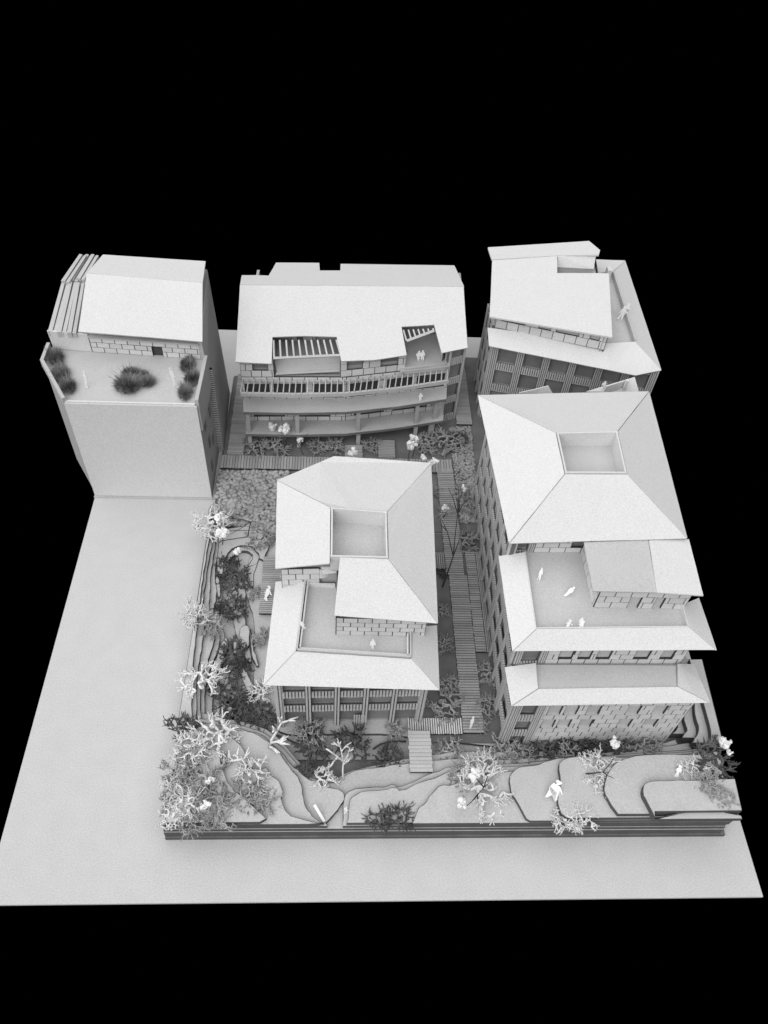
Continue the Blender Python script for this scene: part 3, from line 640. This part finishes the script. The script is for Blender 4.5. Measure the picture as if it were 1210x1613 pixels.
panel('roof_panel', [kp(*q) for q in ((771.5, 498.5), (964.5, 531), (959, 430.5), (878, 430), (877.5, 403.5), (775.5, 410))], 'card', K, th=.2, inset=0)
k1, k2 = kp(775.5, 409), kp(877, 402)
kb = lambda u, v: on_plane(u, v, k1, k2, (50, 69.2, 15.2))
panel('roof_panel', [kb(775, 408.5), kb(877, 402.5), kb(943.5, 401), kb(945.5, 394), kb(928, 379.5), kb(768.6, 389.5)], 'card', K, th=.2, inset=0)
o1, o2 = kp(879, 404), kp(939, 402)
well_pts = [kp(879, 430), kp(938, 430), kp(938, 409), kp(879, 409)]
MB().prism([(p[0], p[1]) for p in well_pts], 14.91, 14.95).build('loft_floor', 'void', K)
panel('loft_wall', [kp(879, 403) , kp(939, 400.5), (kp(939, 411)[0], kp(939, 411)[1], 15.0), (kp(879, 409)[0], kp(879, 409)[1], 15.0)], 'card', K, inset=0)

# ================================================================== WALKWAYS (every board its own piece)
def walkway(x0, x1, y0, y1, z, n, along, label, rz=0.0, gap=.28, m='slat', name='walkway', group='slatted walkways of the courtyard'):
    cx, cy = (x0 + x1) / 2, (y0 + y1) / 2; t = thing(name, (cx, cy, z - .3), label, 'walkway', group)
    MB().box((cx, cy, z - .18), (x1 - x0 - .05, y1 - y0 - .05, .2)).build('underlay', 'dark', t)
    L = (y1 - y0) if along == 'y' else (x1 - x0); p = L / n
    for k in range(n):
        j = random.uniform(-.03, .03)
        if along == 'y': piece('slat', (cx + j, y0 + (k + .5) * p, z + random.uniform(-.015, .015)), (x1 - x0, p * (1 - gap), .1), m, t)
        else: piece('slat', (x0 + (k + .5) * p, cy + j, z + random.uniform(-.015, .015)), (p * (1 - gap), y1 - y0, .1), m, t)
    if rz: t.rotation_euler = (0, 0, rz)
    return t
walkway(36.9, 38.72, 30.0, 44.55, 1.0, 54, 'y', 'narrow grey slatted walkway running back between the central and the right building')
walkway(37.15, 38.98, 13.2, 29.95, 1.04, 62, 'y', 'long grey slatted walkway nearest the front with a white figure standing on it')
walkway(39.04, 40.05, 21.25, 32.95, 1.0, 43, 'y', 'slatted strip laid tight against the tall left wall of the right building')
walkway(40.1, 40.6, 21.25, 32.95, .98, 3, 'x', 'three long boards between the slatted strip and the wall of the right building')
walkway(32.3, 37.1, 13.1, 14.55, 1.06, 24, 'x', 'short crosswise slatted walkway in front of the central building', m='pale_slat', gap=.36)
walkway(32.25, 34.15, 9.4, 13.0, 1.85, 11, 'y', 'pale plank ramp running down to the front bank, its planks wider than the others', gap=.09, m='frame')
walkway(12.95, 38.65, 44.0, 45.9, 1.0, 82, 'x', 'wide cross walkway in front of the curved gallery building', gap=.16)
walkway(13.5, 15.3, 46.0, 59.6, 1.0, 42, 'y', 'walkway between the blank white block and the gallery building', gap=.1)
walkway(39.75, 41.6, 51.8, 64.2, 1.0, 50, 'y', 'walkway between the gallery building and the far right building', gap=.12)
walkway(18.6, 21.0, 25.1, 31.8, 1.2, 30, 'y', 'slatted deck on the left side of the central building with a white blossom on it')
walkway(33.95, 36.85, 30.7, 32.7, 1.1, 14, 'x', 'small slatted landing at the right side of the central building', gap=.3)
walkway(26.6, 28.6, 46.0, 47.9, 1.0, 8, 'y', 'short walkway under the middle of the curved galleries')
walkway(30.4, 32.3, 46.0, 48.8, 1.0, 11, 'y', 'short walkway under the right half of the curved galleries')

# ================================================================== PLANTS
def net_mesh(seed, n=46, fork=True, flat=.6, r=.085):
    """a tangle of lichen: nodes in a dome linked to near neighbours, forked tips outside; radius about 1 cm"""
    rd = random.Random(seed); pts = []
    for _ in range(6000):
        if len(pts) >= n: break
        p = Vector((rd.uniform(-1, 1), rd.uniform(-1, 1), rd.uniform(0, 1)))
        if p.length < 1 and all((p - q).length > .19 for q in pts): pts.append(p)
    lob = [(rd.uniform(0, 6.283), rd.uniform(.12, .3), k) for k in (2, 3, 5)]
    def wob(p):
        a = math.atan2(p.y, p.x); f = 1 + sum(am * math.sin(k * a + ph) for ph, am, k in lob) * .8; return Vector((p.x * f, p.y * f, p.z * flat * (1.2 - .3 * f)))
    pts = [wob(p) for p in pts]; mb = MB(); done = set()
    def limb(a, b, ra, rb):
        m = (a + b) / 2 + Vector((rd.uniform(-1, 1), rd.uniform(-1, 1), rd.uniform(-1, 1))) * (a - b).length * .16
        mb.tube([a, m, b], [ra, (ra + rb) / 2 * .85, rb], 5)
    for i, p in enumerate(pts):
        near = sorted(range(len(pts)), key=lambda j: (pts[j] - p).length)[1:4]
        for j in near:
            k = (min(i, j), max(i, j))
            if k in done: continue
            done.add(k); limb(p, pts[j], r * rd.uniform(.7, 1.15), r * rd.uniform(.7, 1.15))
        if p.length > .62 and fork:
            d = p.normalized()
            for _ in range(2):
                a = p + (d + Vector((rd.uniform(-.7, .7), rd.uniform(-.7, .7), rd.uniform(-.2, .9)))) * rd.uniform(.10, .22)
                limb(p, a, r * .75, r * .5)
                for _ in range(2): mb.tube([a, a + (a - p).normalized() * .1 + Vector((rd.uniform(-.12, .12), rd.uniform(-.12, .12), rd.uniform(-.05, .14)))], [r * .5, r * .25], 4)
    return mb
NET = {}
def moss(u, v, z, rpx, tone, label, var=None, sx=1.0, h=1.0, group=None):
    loc = at(u, v, z); rc = rpx / pxcm(loc) * 1.08; var = (hash((u, v)) % 5) if var is None else var
    key = (var, tone)
    if key not in NET: NET[key] = net_mesh(100 + var, n=(74, 62, 82, 56, 68)[var] + (24 if tone == 'D' else 0), r=(.060, .066, .054, .070, .060)[var]).mesh('moss_%s' % tone, {'L': 'mossL', 'M': 'mossM', 'D': 'mossD'}[tone], smooth=True)
    o = bpy.data.objects.new('moss_shrub', NET[key]); place(o, (loc[0], loc[1] - rc * .1, z - .1), None)
    o.scale = (rc * sx, rc, rc * h); o.rotation_euler = (0, 0, random.uniform(-.5, .5) if sx != 1 else random.uniform(0, 6.28))
    return tag(o, label, 'shrub', group or {'L': 'pale lichen shrubs', 'M': 'grey lichen shrubs', 'D': 'dark lichen shrubs'}[tone])
PL = [
 (312, 1180, 2.8, 22, 'M', 'grey lichen between the two palest clumps at the back of the hill'),
 (268, 1262, 2.8, 16, 'M', 'grey lichen on the left edge just behind the front corner'),
 (308, 1290, 2.8, 22, 'M', 'grey lichen on the front edge right of the corner lichen'),
 (335, 1160, 2.4, 35, 'L', 'white forked lichen at the back of the front left hill'),
 (300, 1180, 2.8, 27, 'L', 'pale lichen netting beside the left edge of the front left hill'),
 (289, 1208, 2.8, 27, 'M', 'grey lichen on the left edge of the hill below the pale netting'),
 (318, 1222, 2.8, 32, 'M', 'large grey lichen tangle in the middle of the front left hill'),
 (283, 1243, 2.8, 24, 'L', 'pale lichen near the left edge above the front corner of the terrain'),
 (299, 1262, 2.8, 26, 'L', 'pale lichen just behind the white blossom of the front left corner'),
 (272, 1284, 2.8, 19, 'L', 'white lichen with open loops right at the front left corner'),
 (338, 1262, 2.8, 28, 'M', 'grey lichen right of the white blossom on the front left hill'),
 (345, 1288, 2.8, 19, 'M', 'small grey lichen hanging over the front edge of the front left hill'),
 (385, 1252, 2.5, 27, 'M', 'grey lichen in the hollow on the right of the front left hill'),
 (412, 1262, 2.5, 25, 'M', 'grey lichen beside the torn sheet edge of the front left hill'),
 (398, 1218, 2.6, 24, 'L', 'thin pale lichen sprigs on the bare top of the front left hill'),
 (290, 1146, 2.2, 21, 'D', 'dark drooping lichen over the left terrain edge behind the hill'),
 (320, 1068, 2.2, 26, 'L', 'bright white lichen hanging over the left terrain edge, nearest the viewer'),
 (306, 968, 2.3, 20, 'L', 'white lichen leaning out over the left terrain edge halfway back'),
 (333, 985, 1.9, 19, 'M', 'grey lichen inside the left terrain edge halfway back'),
 (333, 825, 2.3, 25, 'L', 'white lichen at the back end of the stepped left edge'),
 (355, 892, 0.8, 17, 'D', 'dark lichen at the left of the round pond'),
 (372, 914, 0.8, 21, 'D', 'dark lichen across the front of the round pond'),
 (366, 956, 0.9, 21, 'D', 'round dark lichen in the valley beside the contour steps'),
 (368, 1028, 0.9, 22, 'D', 'dark lichen in the middle of the valley'),
 (378, 1052, 0.9, 18, 'D', 'dark lichen beside the low valley holes'),
 (360, 1098, 0.9, 27, 'D', 'large dark lichen at the front of the valley'),
 (372, 1128, 0.9, 26, 'D', 'dark lichen under the back of the front left hill'),
 (413, 1128, 0.9, 22, 'D', 'dark lichen at the left front corner of the central building'),
 (408, 1088, 1, 18, 'L', 'pale lichen against the left wall of the central building'),
 (410, 848, 0.9, 21, 'M', 'grey lichen behind the round pond beside the central building'),
 (407, 935, 0.9, 13, 'M', 'small grey lichen left of the slatted deck'),
 (412, 1003, 0.9, 14, 'M', 'grey lichen in front of the slatted deck of the central building'),
 (490, 1150, 1.2, 22, 'M', 'pale grey lichen strand under the front of the central building'),
 (493, 1172, 0.9, 24, 'D', 'dark lichen left of the small white branching tree'),
 (556, 1168, 0.9, 25, 'D', 'dark lichen right of the small white branching tree'),
 (477, 1214, 1.7, 13, 'D', 'small dark lichen on the edge of the smooth bank'),
 (510, 1230, 1.7, 19, 'L', 'pale lichen strip at the foot of the small white branching tree'),
 (613, 1196, 0.9, 21, 'D', 'dark lichen left of the plank ramp'),
 (622, 1150, 0.9, 15, 'M', 'grey lichen behind the left end of the crosswise walkway'),
 (600, 1290, 2.2, 19, 'D', 'dark lichen on the front edge, left one of two touching'),
 (629, 1286, 2.2, 20, 'D', 'dark lichen on the front edge, right one of two touching'),
 (702, 1112, 0.9, 24, 'M', 'grey lichen between the central building and the long walkway at the front'),
 (708, 1078, 0.9, 15, 'M', 'small grey lichen beside the long walkway below the lower eave'),
 (700, 1015, 0.9, 15, 'M', 'grey lichen beside the right wall of the central building'),
 (694, 962, 0.9, 12, 'M', 'small grey lichen beside the long walkway under the roof corner'),
 (694, 900, 0.9, 11, 'D', 'dark lichen in the gap at the foot of the tall bare twig tree'),
 (767, 1062, 0.9, 16, 'M', 'grey lichen between the slatted strip and the right building'),
 (768, 1112, 0.9, 18, 'M', 'grey lichen right of the front end of the long walkway'),
 (708, 1182, 0.9, 21, 'M', 'grey lichen between the plank ramp and the long walkway end'),
 (795, 1182, 1, 27, 'M', 'grey lichen at the front left corner of the right building'),
 (733, 1222, 2.3, 25, 'M', 'grey lichen on the left of the big front bush'),
 (762, 1238, 2.5, 34, 'L', 'large bright white lichen in the middle of the front bank'),
 (757, 1210, 2.2, 26, 'L', 'white lichen behind the large one in the middle of the front bank'),
 (858, 1180, 1.1, 26, 'D', 'dark lichen against the left half of the stone front wall'),
 (905, 1180, 1.3, 26, 'D', 'dark lichen against the middle of the stone front wall'),
 (895, 1188, 2, 17, 'M', 'pale grey lichen strand at the back of the right front sheets'),
 (1010, 1172, 1.4, 26, 'M', 'grey lichen in front of the right end of the stone wall'),
 (942, 1205, 3.3, 24, 'L', 'white lichen beside the dark twig on the right front sheets'),
 (944, 1234, 3.3, 19, 'L', 'white lichen in front of the dark twig on the right front sheets'),
 (888, 1289, 3, 19, 'L', 'white open lichen on the front right edge, left one of two touching'),
 (916, 1286, 3.2, 20, 'L', 'white open lichen on the front right edge, right one of two touching'),
 (1122, 1197, 3.6, 27, 'D', 'big dark lichen at the right edge of the terrain'),
 (1092, 1213, 3.9, 20, 'L', 'pale lichen left of the big dark lichen on the right edge'),
 (1117, 1236, 4.4, 20, 'M', 'grey lichen in front of the big dark lichen on the right edge'),
 (1143, 1257, 4.4, 14, 'M', 'small grey lichen at the front right corner'),
 (405, 702, 1, 18, 'M', 'grey lichen in the left bed below the curved galleries'),
 (437, 703, 1, 17, 'M', 'grey lichen beside the left bed blossom below the galleries'),
 (504, 702, 1, 15, 'M', 'grey lichen in the middle bed below the curved galleries'),
 (527, 703, 1, 15, 'M', 'grey lichen beside the short middle walkway below the galleries'),
 (586, 702, 1, 13, 'M', 'grey lichen between the two short walkways below the galleries'),
 (668, 700, 1, 18, 'M', 'grey lichen behind the two roof corner blossoms'),
 (702, 697, 1, 23, 'M', 'grey lichen in the right bed below the gallery ends'),
 (721, 693, 0.9, 14, 'D', 'dark lichen at the right end of the gallery bed'),
 (724, 775, 0.9, 13, 'M', 'grey lichen at the top of the tall twig tree'),
 (703, 806, 0.9, 13, 'M', 'pale grey lichen on the narrow walkway'),
 (737, 800, 0.9, 15, 'M', 'grey lichen on the pebbles along the right building'),
 (738, 852, 0.9, 17, 'M', 'grey lichen at the back end of the slatted strip'),
 (690, 775, 0.9, 9, 'M', 'small grey lichen left of the narrow walkway'),
 (757, 1142, 0.9, 12, 'M', 'small grey lichen right of the white walkway figure'),
 (820, 1190, 1.3, 22, 'M', 'grey lichen in front of the first bay of the right building'),
 (938, 1172, 1.2, 22, 'D', 'dark lichen left of the lone blossom by the stone wall'),
 (975, 1182, 1.3, 22, 'D', 'dark lichen below the lone blossom by the stone wall'),
 (835, 608, 4, 15, 'M', 'grey lichen in front of the far right building'),
 (300, 1202, 2.8, 20, 'L', 'white lichen lying on the large grey tangle of the hill'),
 (322, 1248, 2.8, 20, 'M', 'grey lichen between the two white blossoms of the front left hill'),
 (352, 1276, 2.5, 20, 'L', 'pale lichen just behind the front edge of the hill'),
 (276, 1226, 2.8, 16, 'L', 'small white lichen overhanging the left edge of the hill'),
]
for i, (u, v, z, rp_, t, lab) in enumerate(PL): moss(u, v, z, rp_, t, lab, var=i % 5, h=random.uniform(.8, 1.15))

# blossoms: clusters of crumpled white flakes on a stalk
def flower_mesh(seed):
    rd = random.Random(seed); mb = MB()
    bm = bmesh.new(); bmesh.ops.create_icosphere(bm, subdivisions=2, radius=1); bv = [v.co.copy() for v in bm.verts]; bf = [[v.index for v in f.verts] for f in bm.faces]; bm.free()
    for k in range(14):
        c = Vector((rd.gauss(0, .36), rd.gauss(0, .34), rd.gauss(.1, .25))); r = rd.uniform(.25, .5)
        mb.poly([c + v * r * rd.uniform(.62, 1.2) for v in bv], bf)
    return mb
FM = [flower_mesh(50 + k).mesh('blossom_head', 'flower') for k in range(4)]
def blossom(u, v, z, rpx, label, zb=.8, lean=(0, .3)):
    loc = at(u, v, z); rc = rpx / pxcm(loc); t = thing('blossom_tree', (loc[0] + lean[0], loc[1] + lean[1], zb), label, 'tree', 'little trees with white blossom heads')
    o = bpy.data.objects.new('blossom', FM[hash((u, v)) % 4]); place(o, loc, t); o.scale = (rc, rc, rc); o.rotation_euler = (0, 0, random.uniform(0, 6))
    a = WO[t]; b = Vector(loc); MB().tube([a, a.lerp(b, .5) + Vector((random.uniform(-.2, .2), random.uniform(-.2, .2), 0)), b], [.05, .04, .03], 5).build('stem', 'twig', t)
    return t
for a in [
 (347, 842, 4.0, 11, 'white blossom head in front of the lichen on the back left edge', 2.0), (345, 818, 4.2, 10, 'white blossom head at the back of the stepped left edge', 2.0),
 (374, 871, 3.0, 7, 'small white blossom head over the round pond', .4), (322, 1269, 4.2, 10, 'white blossom head at the front left corner of the hill', 2.6),
 (333, 1229, 4.0, 8, 'small white blossom head in the middle of the front left hill', 2.6), (429, 671, 3.6, 10, 'white blossom head over the left end of the lower gallery', 1.0),
 (449, 678, 3.6, 11, 'larger white blossom head right of the first one over the lower gallery', 1.0), (474, 693, 2.6, 6, 'small white blossom in the bed below the galleries', 1.0),
 (557, 714, 3.0, 9, 'white blossom head touching the back eave of the central building', 1.0), (654, 691, 4.2, 8, 'white blossom head in the right gallery bed, upper one', 1.0),
 (648, 702, 4.0, 9, 'white blossom head in the right gallery bed, lower one', 1.0), (669, 722, 3.6, 6, 'white blossom at the right rear roof corner of the central building', 1.0),
 (681, 728, 3.6, 9, 'greyish blossom head right at the rear roof corner of the central building', 1.0), (968, 1172, 4.0, 10, 'round white blossom head by the stone front wall', 1.2),
 (1141, 1168, 5.0, 13, 'white blossom head on the right terrain edge, upper one', 3.2), (1149, 1184, 4.8, 7, 'small white blossom on the right terrain edge', 3.2),
 (746, 1217, 4.6, 12, 'white blossom head inside the big front bush', 2.4), (728, 1265, 3.6, 10, 'white blossom head hanging at the front of the big bush', 2.4),
 (731, 770, 5.0, 6, 'white blossom at the top of the tall bare twig tree', 1.0), (702, 800, 3.0, 9, 'grey blossom head over the narrow walkway', 1.0),
]: blossom(*a)

# bare twig trees
def twig_tree(base, label, limbs, m='twig', r=.07, name='twig_tree', cat='tree'):
    t = thing(name, base, label, cat)
    first = True
    if m == 'mossL':
        rq = random.Random(len(limbs)); more = []
        for lb in limbs[1:]:
            e, q = Vector(lb[-1]), Vector(lb[-2]); d = (e - q).normalized()
            for _ in range(3): more.append([tuple(q.lerp(e, rq.uniform(.4, 1))), tuple(e + d * rq.uniform(0, .35) + Vector((rq.uniform(-.4, .4), rq.uniform(-.4, .4), rq.uniform(-.1, .4))))])
        limbs = limbs + more
    for lb in limbs:
        pts = [Vector(p) for p in lb]; k = len(pts)
        MB().tube(pts, [r * (1 - .55 * i / max(1, k - 1)) * (1 if first else .7) for i in range(k)], 6).build('trunk' if first else 'branch', m, t, smooth=True); first = False
    return t
b0 = at(697, 925, 1.0)
twig_tree(b0, 'tall bare dark twig tree leaning over the narrow walkway', [[b0, at(706, 900, 2.2), at(714, 876, 3.6), at(717, 845, 4.6), at(722, 800, 5.8)],
    [at(714, 876, 3.6), at(708, 850, 4.2), at(704, 836, 4.5), at(697, 820, 5)], [at(714, 876, 3.6), at(722, 855, 4.4), at(727, 838, 5)],
    [at(704, 836, 4.5), at(694, 826, 4.8)], [at(721, 810, 5.6), at(714, 785, 6), at(706, 768, 6.4)], [at(721, 805, 5.6), at(723, 780, 6.2), at(721, 762, 6.6)], [at(722, 808, 5.6), at(729, 795, 6), at(737, 788, 6)]], r=.085)
b0 = at(390, 846, .8)
twig_tree(b0, 'bare dark twig tree leaning over the pebble bed on the left', [[b0, at(393, 832, 2.2), at(395, 822, 3.2), at(404, 822, 3.4)],
    [at(395, 822, 3.2), at(378, 818, 3.8), at(360, 816, 4.2), at(342, 822, 4.4)], [at(395, 822, 3.2), at(380, 832, 3.6), at(362, 842, 4.0)], [at(370, 817, 4), at(352, 808, 4.4)]])
b0 = at(753, 1262, 2.5)
twig_tree(b0, 'dark twig inside the big white front bush', [[b0, at(752, 1252, 3.4), at(762, 1240, 4.4), at(770, 1234, 4.8)], [at(752, 1252, 3.4), at(744, 1262, 3.6), at(735, 1270, 3.6)], [at(762, 1240, 4.4), at(752, 1228, 5), at(744, 1222, 5)], [at(762, 1240, 4.4), at(768, 1224, 5), at(762, 1212, 5.2)]], r=.08)
b0 = at(922, 1219, 3.3)
twig_tree(b0, 'dark forked twig on the right front sheets', [[b0, at(935, 1218, 4), at(950, 1216, 4.6), at(962, 1202, 5)], [at(950, 1216, 4.6), at(958, 1222, 4.8), at(967, 1226, 5)], [at(962, 1202, 5), at(967, 1194, 5.2)]], r=.07)
b0 = at(478, 716, 1.0)
twig_tree(b0, 'thin dark twig rising through the left gallery bed', [[b0, at(470, 700, 2.4), at(460, 686, 3.2)], [at(470, 700, 2.4), at(486, 682, 3.2)]], r=.04)
b0 = at(541, 1228, 1.5)
T1 = twig_tree(b0, 'small white branching tree between the two dark lichens', [[b0, at(540, 1214, 2.8), at(541, 1200, 3.8)], [at(541, 1200, 3.8), at(532, 1192, 4.4), at(524, 1186, 4.7)], [at(541, 1200, 3.8), at(538, 1184, 4.8), at(535, 1170, 5.4)],
    [at(541, 1200, 3.8), at(548, 1190, 4.4), at(550, 1182, 4.8)], [at(538, 1184, 4.8), at(545, 1174, 5.4)], [at(532, 1192, 4.4), at(526, 1200, 4.2)], [at(535, 1176, 5.2), at(529, 1172, 5.4)], [at(541, 1204, 3.6), at(549, 1199, 4)]], 'mossL', .10, name='white_tree')
b0 = at(424, 1178, 2.2)
twig_tree(b0, 'pale leaning branch standing on the smooth bank by the central building', [[b0, at(428, 1166, 3.2), at(436, 1152, 4.2), at(444, 1138, 5)], [at(436, 1150, 4.4), at(430, 1148, 4.8)], [at(444, 1138, 5), at(452, 1136, 5.2), at(459, 1133, 5.2)], [at(444, 1138, 5), at(441, 1132, 5.4)],
    [at(427, 1170, 3), at(436, 1168, 3.4), at(446, 1164, 3.6)], [at(436, 1168, 3.4), at(445, 1172, 3.4)], [at(425, 1176, 2.5), at(434, 1180, 2.8)]], 'mossL', .16, name='pale_branch')
b0 = at(391, 1197, 2.5)
twig_tree(b0, 'thin white sprig lying across the hilltop sheet', [[b0, at(380, 1196, 3), at(368, 1198, 3), at(356, 1200, 2.9)], [at(375, 1196, 3), at(373, 1186, 3.2)], [at(368, 1198, 3), at(360, 1192, 3.1)], [at(384, 1196, 2.9), at(388, 1190, 3)]], 'mossL', .13, name='white_sprig')

# grass tufts on the roof terrace
def tuft_mesh(seed, n=800):
    rd = random.Random(seed); mb = MB()
    for _ in range(n):
        a = rd.uniform(0, 6.283); q = rd.random() ** .6; x, y = q * math.cos(a) * .8, q * math.sin(a) * .8; L = rd.uniform(.35, .8) * (1.1 - q * .4) * (1.9 if rd.random() < .07 else 1)
        d = Vector((math.cos(a) * q + rd.uniform(-.5, .5), math.sin(a) * q + rd.uniform(-.5, .5), 1.0)); d.normalize()
        s = Vector((-d.y, d.x, 0)); s = s.normalized() * .022 if s.length > .01 else Vector((.022, 0, 0)); p = Vector((x, y, 0)); m = p + d * L * .6; e = p + d * L + Vector((d.x, d.y, -.3)) * L * .25
        n0 = len(mb.v); mb.v += [tuple(p - s), tuple(p + s), tuple(m + s * .8), tuple(m - s * .8), tuple(e)]; mb.f += [(n0, n0 + 1, n0 + 2, n0 + 3), (n0 + 3, n0 + 2, n0 + 4)]
    return mb
TM = [tuft_mesh(60 + k).mesh('grass_blades', 'grass') for k in range(3)]
for i, (u, v, rp2, lab) in enumerate([
 (89, 566, 15, 'dark grass tuft at the back of the left terrace parapet'), (97, 590, 16, 'dark grass tuft halfway along the left terrace parapet'), (108, 610, 14, 'dark grass tuft at the front end of the left terrace parapet'),
 (207, 590, 13, 'small dark grass tuft at the back of the middle terrace group'), (203, 609, 21, 'largest dark grass tuft at the front of the middle terrace group'), (231, 603, 14, 'dark grass tuft at the right of the middle terrace group'), (226, 590, 8, 'smallest grass tuft behind the right of the middle group'),
 (297, 577, 14, 'dark grass tuft at the back of the right terrace edge'), (303, 598, 14, 'dark grass tuft halfway along the right terrace edge'), (293, 620, 14, 'dark grass tuft at the front of the right terrace edge')]):
    loc = at(u, v, 13.38); rc = rp2 / pxcm(loc) * 1.08
    o = bpy.data.objects.new('grass_tuft', TM[i % 3]); place(o, loc, None); sy_ = 1.0 if 3 <= i <= 6 else 1.35; o.scale = (rc * (1.0 if sy_ == 1 else .8), rc * sy_, rc * 1.2); o.rotation_euler = (0, 0, i * 1.3 if sy_ == 1 else (.35 if i < 3 else 0))
    tag(o, lab, 'grass tuft', 'grass tufts on the roof terrace')

# ================================================================== PAPER FIGURES
def person_outline(pose):
    legs = .16 if pose % 2 else .10
    return [(-.07, 1.0), (-.11, .93), (-.09, .85), (-.04, .82), (-.17, .78), (-.24, .60), (-.22, .45), (-.17, .46), (-.15, .62), (-.13, .48), (-.14, .2), (-legs - .04, .0), (-legs + .06, .0), (-.0, .40),
            (legs - .06, .0), (legs + .05, .0), (.14, .22), (.13, .48), (.16, .62), (.20 + .05 * pose, .46), (.25 + .05 * pose, .48), (.22, .66), (.16, .78), (.04, .82), (.09, .86), (.11, .93), (.06, 1.0)]
def person(u, v, z, hpx, ang, label, tilt=0.0, pose=0, rz=0.0, th=.07, wid=1.0):
    """a cut out paper figure; ang leans it sideways, tilt leans it back"""
    loc = at(u, v, z); hc = hpx / pxcm(loc) * .74; P = person_outline(pose); n = len(P); rj = random.Random(int(u) * 7 + int(v)); jt = .085 if wid > 1.0 else .045
    P = [(x * .85 + rj.uniform(-jt, jt), y + rj.uniform(-jt, jt) * .6) for x, y in P]
    vs = [(x * hc * wid, -th / 2, y * hc) for x, y in P] + [(x * hc * wid, th / 2, y * hc) for x, y in P]
    mb = MB().poly(vs, [tuple(range(n)), tuple(range(2 * n - 1, n - 1, -1))] + [(i, (i + 1) % n, (i + 1) % n + n, i + n) for i in range(n)])
    me = mb.mesh('person', 'white'); bm = bmesh.new(); bm.from_mesh(me); bmesh.ops.recalc_face_normals(bm, faces=bm.faces); bm.to_mesh(me); bm.free()
    o = bpy.data.objects.new('person', me); place(o, loc, None); o.rotation_euler = (Matrix.Rotation(rz, 3, 'Z') @ Matrix.Rotation(-tilt, 3, 'X') @ Matrix.Rotation(ang, 3, 'Y')).to_euler()
    return tag(o, label, 'paper figure', 'white paper figures')
person(848, 914, 12.52, 30, .18, 'paper figure standing at the back of the right terrace, by the left parapet', tilt=.5, wid=.75)
person(889, 939, 12.58, 30, .85, 'paper figure leaning steeply in the middle of the right terrace', tilt=.9, wid=.75)
person(893, 990, 12.75, 22, .3, 'left one of two paper figures holding hands at the terrace parapet', tilt=.6, pose=1, wid=1.3)
person(917, 990, 12.75, 24, -.15, 'right one of two paper figures holding hands at the terrace parapet', tilt=.6, pose=1, wid=1.3)
person(480, 991, 10.0, 27, -.35, 'paper figure by the left parapet of the central terrace', tilt=.2, wid=.8)
person(586, 1024, 9.56, 33, .05, 'paper figure on the front strip of the central terrace', tilt=.2, wid=.8)
person(741, 1148, 1.1, 42, .05, 'paper figure standing on the front end of the long walkway', tilt=.2, wid=.45)
person(868, 1260, 3.2, 42, .5, 'large ragged paper figure lying on the right front sheets', tilt=1.1, pose=1, wid=1.7)
person(1064, 1226, 3.75, 30, .45, 'paper figure lying on the sheet near the right edge lichen', tilt=1.0, wid=1.0)
person(976, 503, 12.7, 32, .15, 'left one of two joined paper figures on the narrow side terrace at the back', tilt=.1, pose=1)
person(983, 500, 12.7, 32, .05, 'right one of two joined paper figures on the narrow side terrace at the back', tilt=.1, pose=1)
person(658, 568, 9.75, 24, .05, 'left figure of the paper couple in the notched roof terrace', tilt=.1)
person(665, 568, 9.75, 25, .0, 'right figure of the paper couple in the notched roof terrace', tilt=.1)
person(662, 631, 6.35, 20, .0, 'paper figure on the upper curved gallery', tilt=.05)
person(137, 611, 13.4, 46, .1, 'thin paper figure on the left half of the planted terrace', tilt=.0, wid=.42)
person(277, 607, 13.4, 48, -.12, 'thin paper figure on the right half of the planted terrace', tilt=.0, wid=.42)
person(950, 612, 13.4, 20, .0, 'small paper figure behind the ridge of the right building', tilt=.0)
person(418, 945, 1.3, 32, .3, 'crumpled paper figure on the slatted deck of the central building', tilt=.7, pose=1, wid=1.1)
person(545, 1281, 2.15, 20, .0, 'small paper figure beside the notch of the front bank', tilt=.3, pose=1)
st = piece('paper_strip', at(503, 1281, 2.2), (.22, 1.5, .12), 'white', None, .62); st.rotation_euler = (.35, 0, .62)
tag(st, 'white paper strip lying in the hollow of the front bank', 'paper strip')
# the dark bent wire on the valley floor
for pts, lab in (([(432, 1157), (450, 1163), (466, 1171), (478, 1178)], 'dark bent wire left of the valley lichens under the central building'), ([(588, 1180), (600, 1172), (618, 1168), (640, 1168)], 'dark bent wire leading to the plank ramp')):
    MB_ = MB().tube([at(u, v, .95) for u, v in pts], [.10] * 4, 6).build('wire', 'twig', smooth=True); tag(MB_, lab, 'wire')
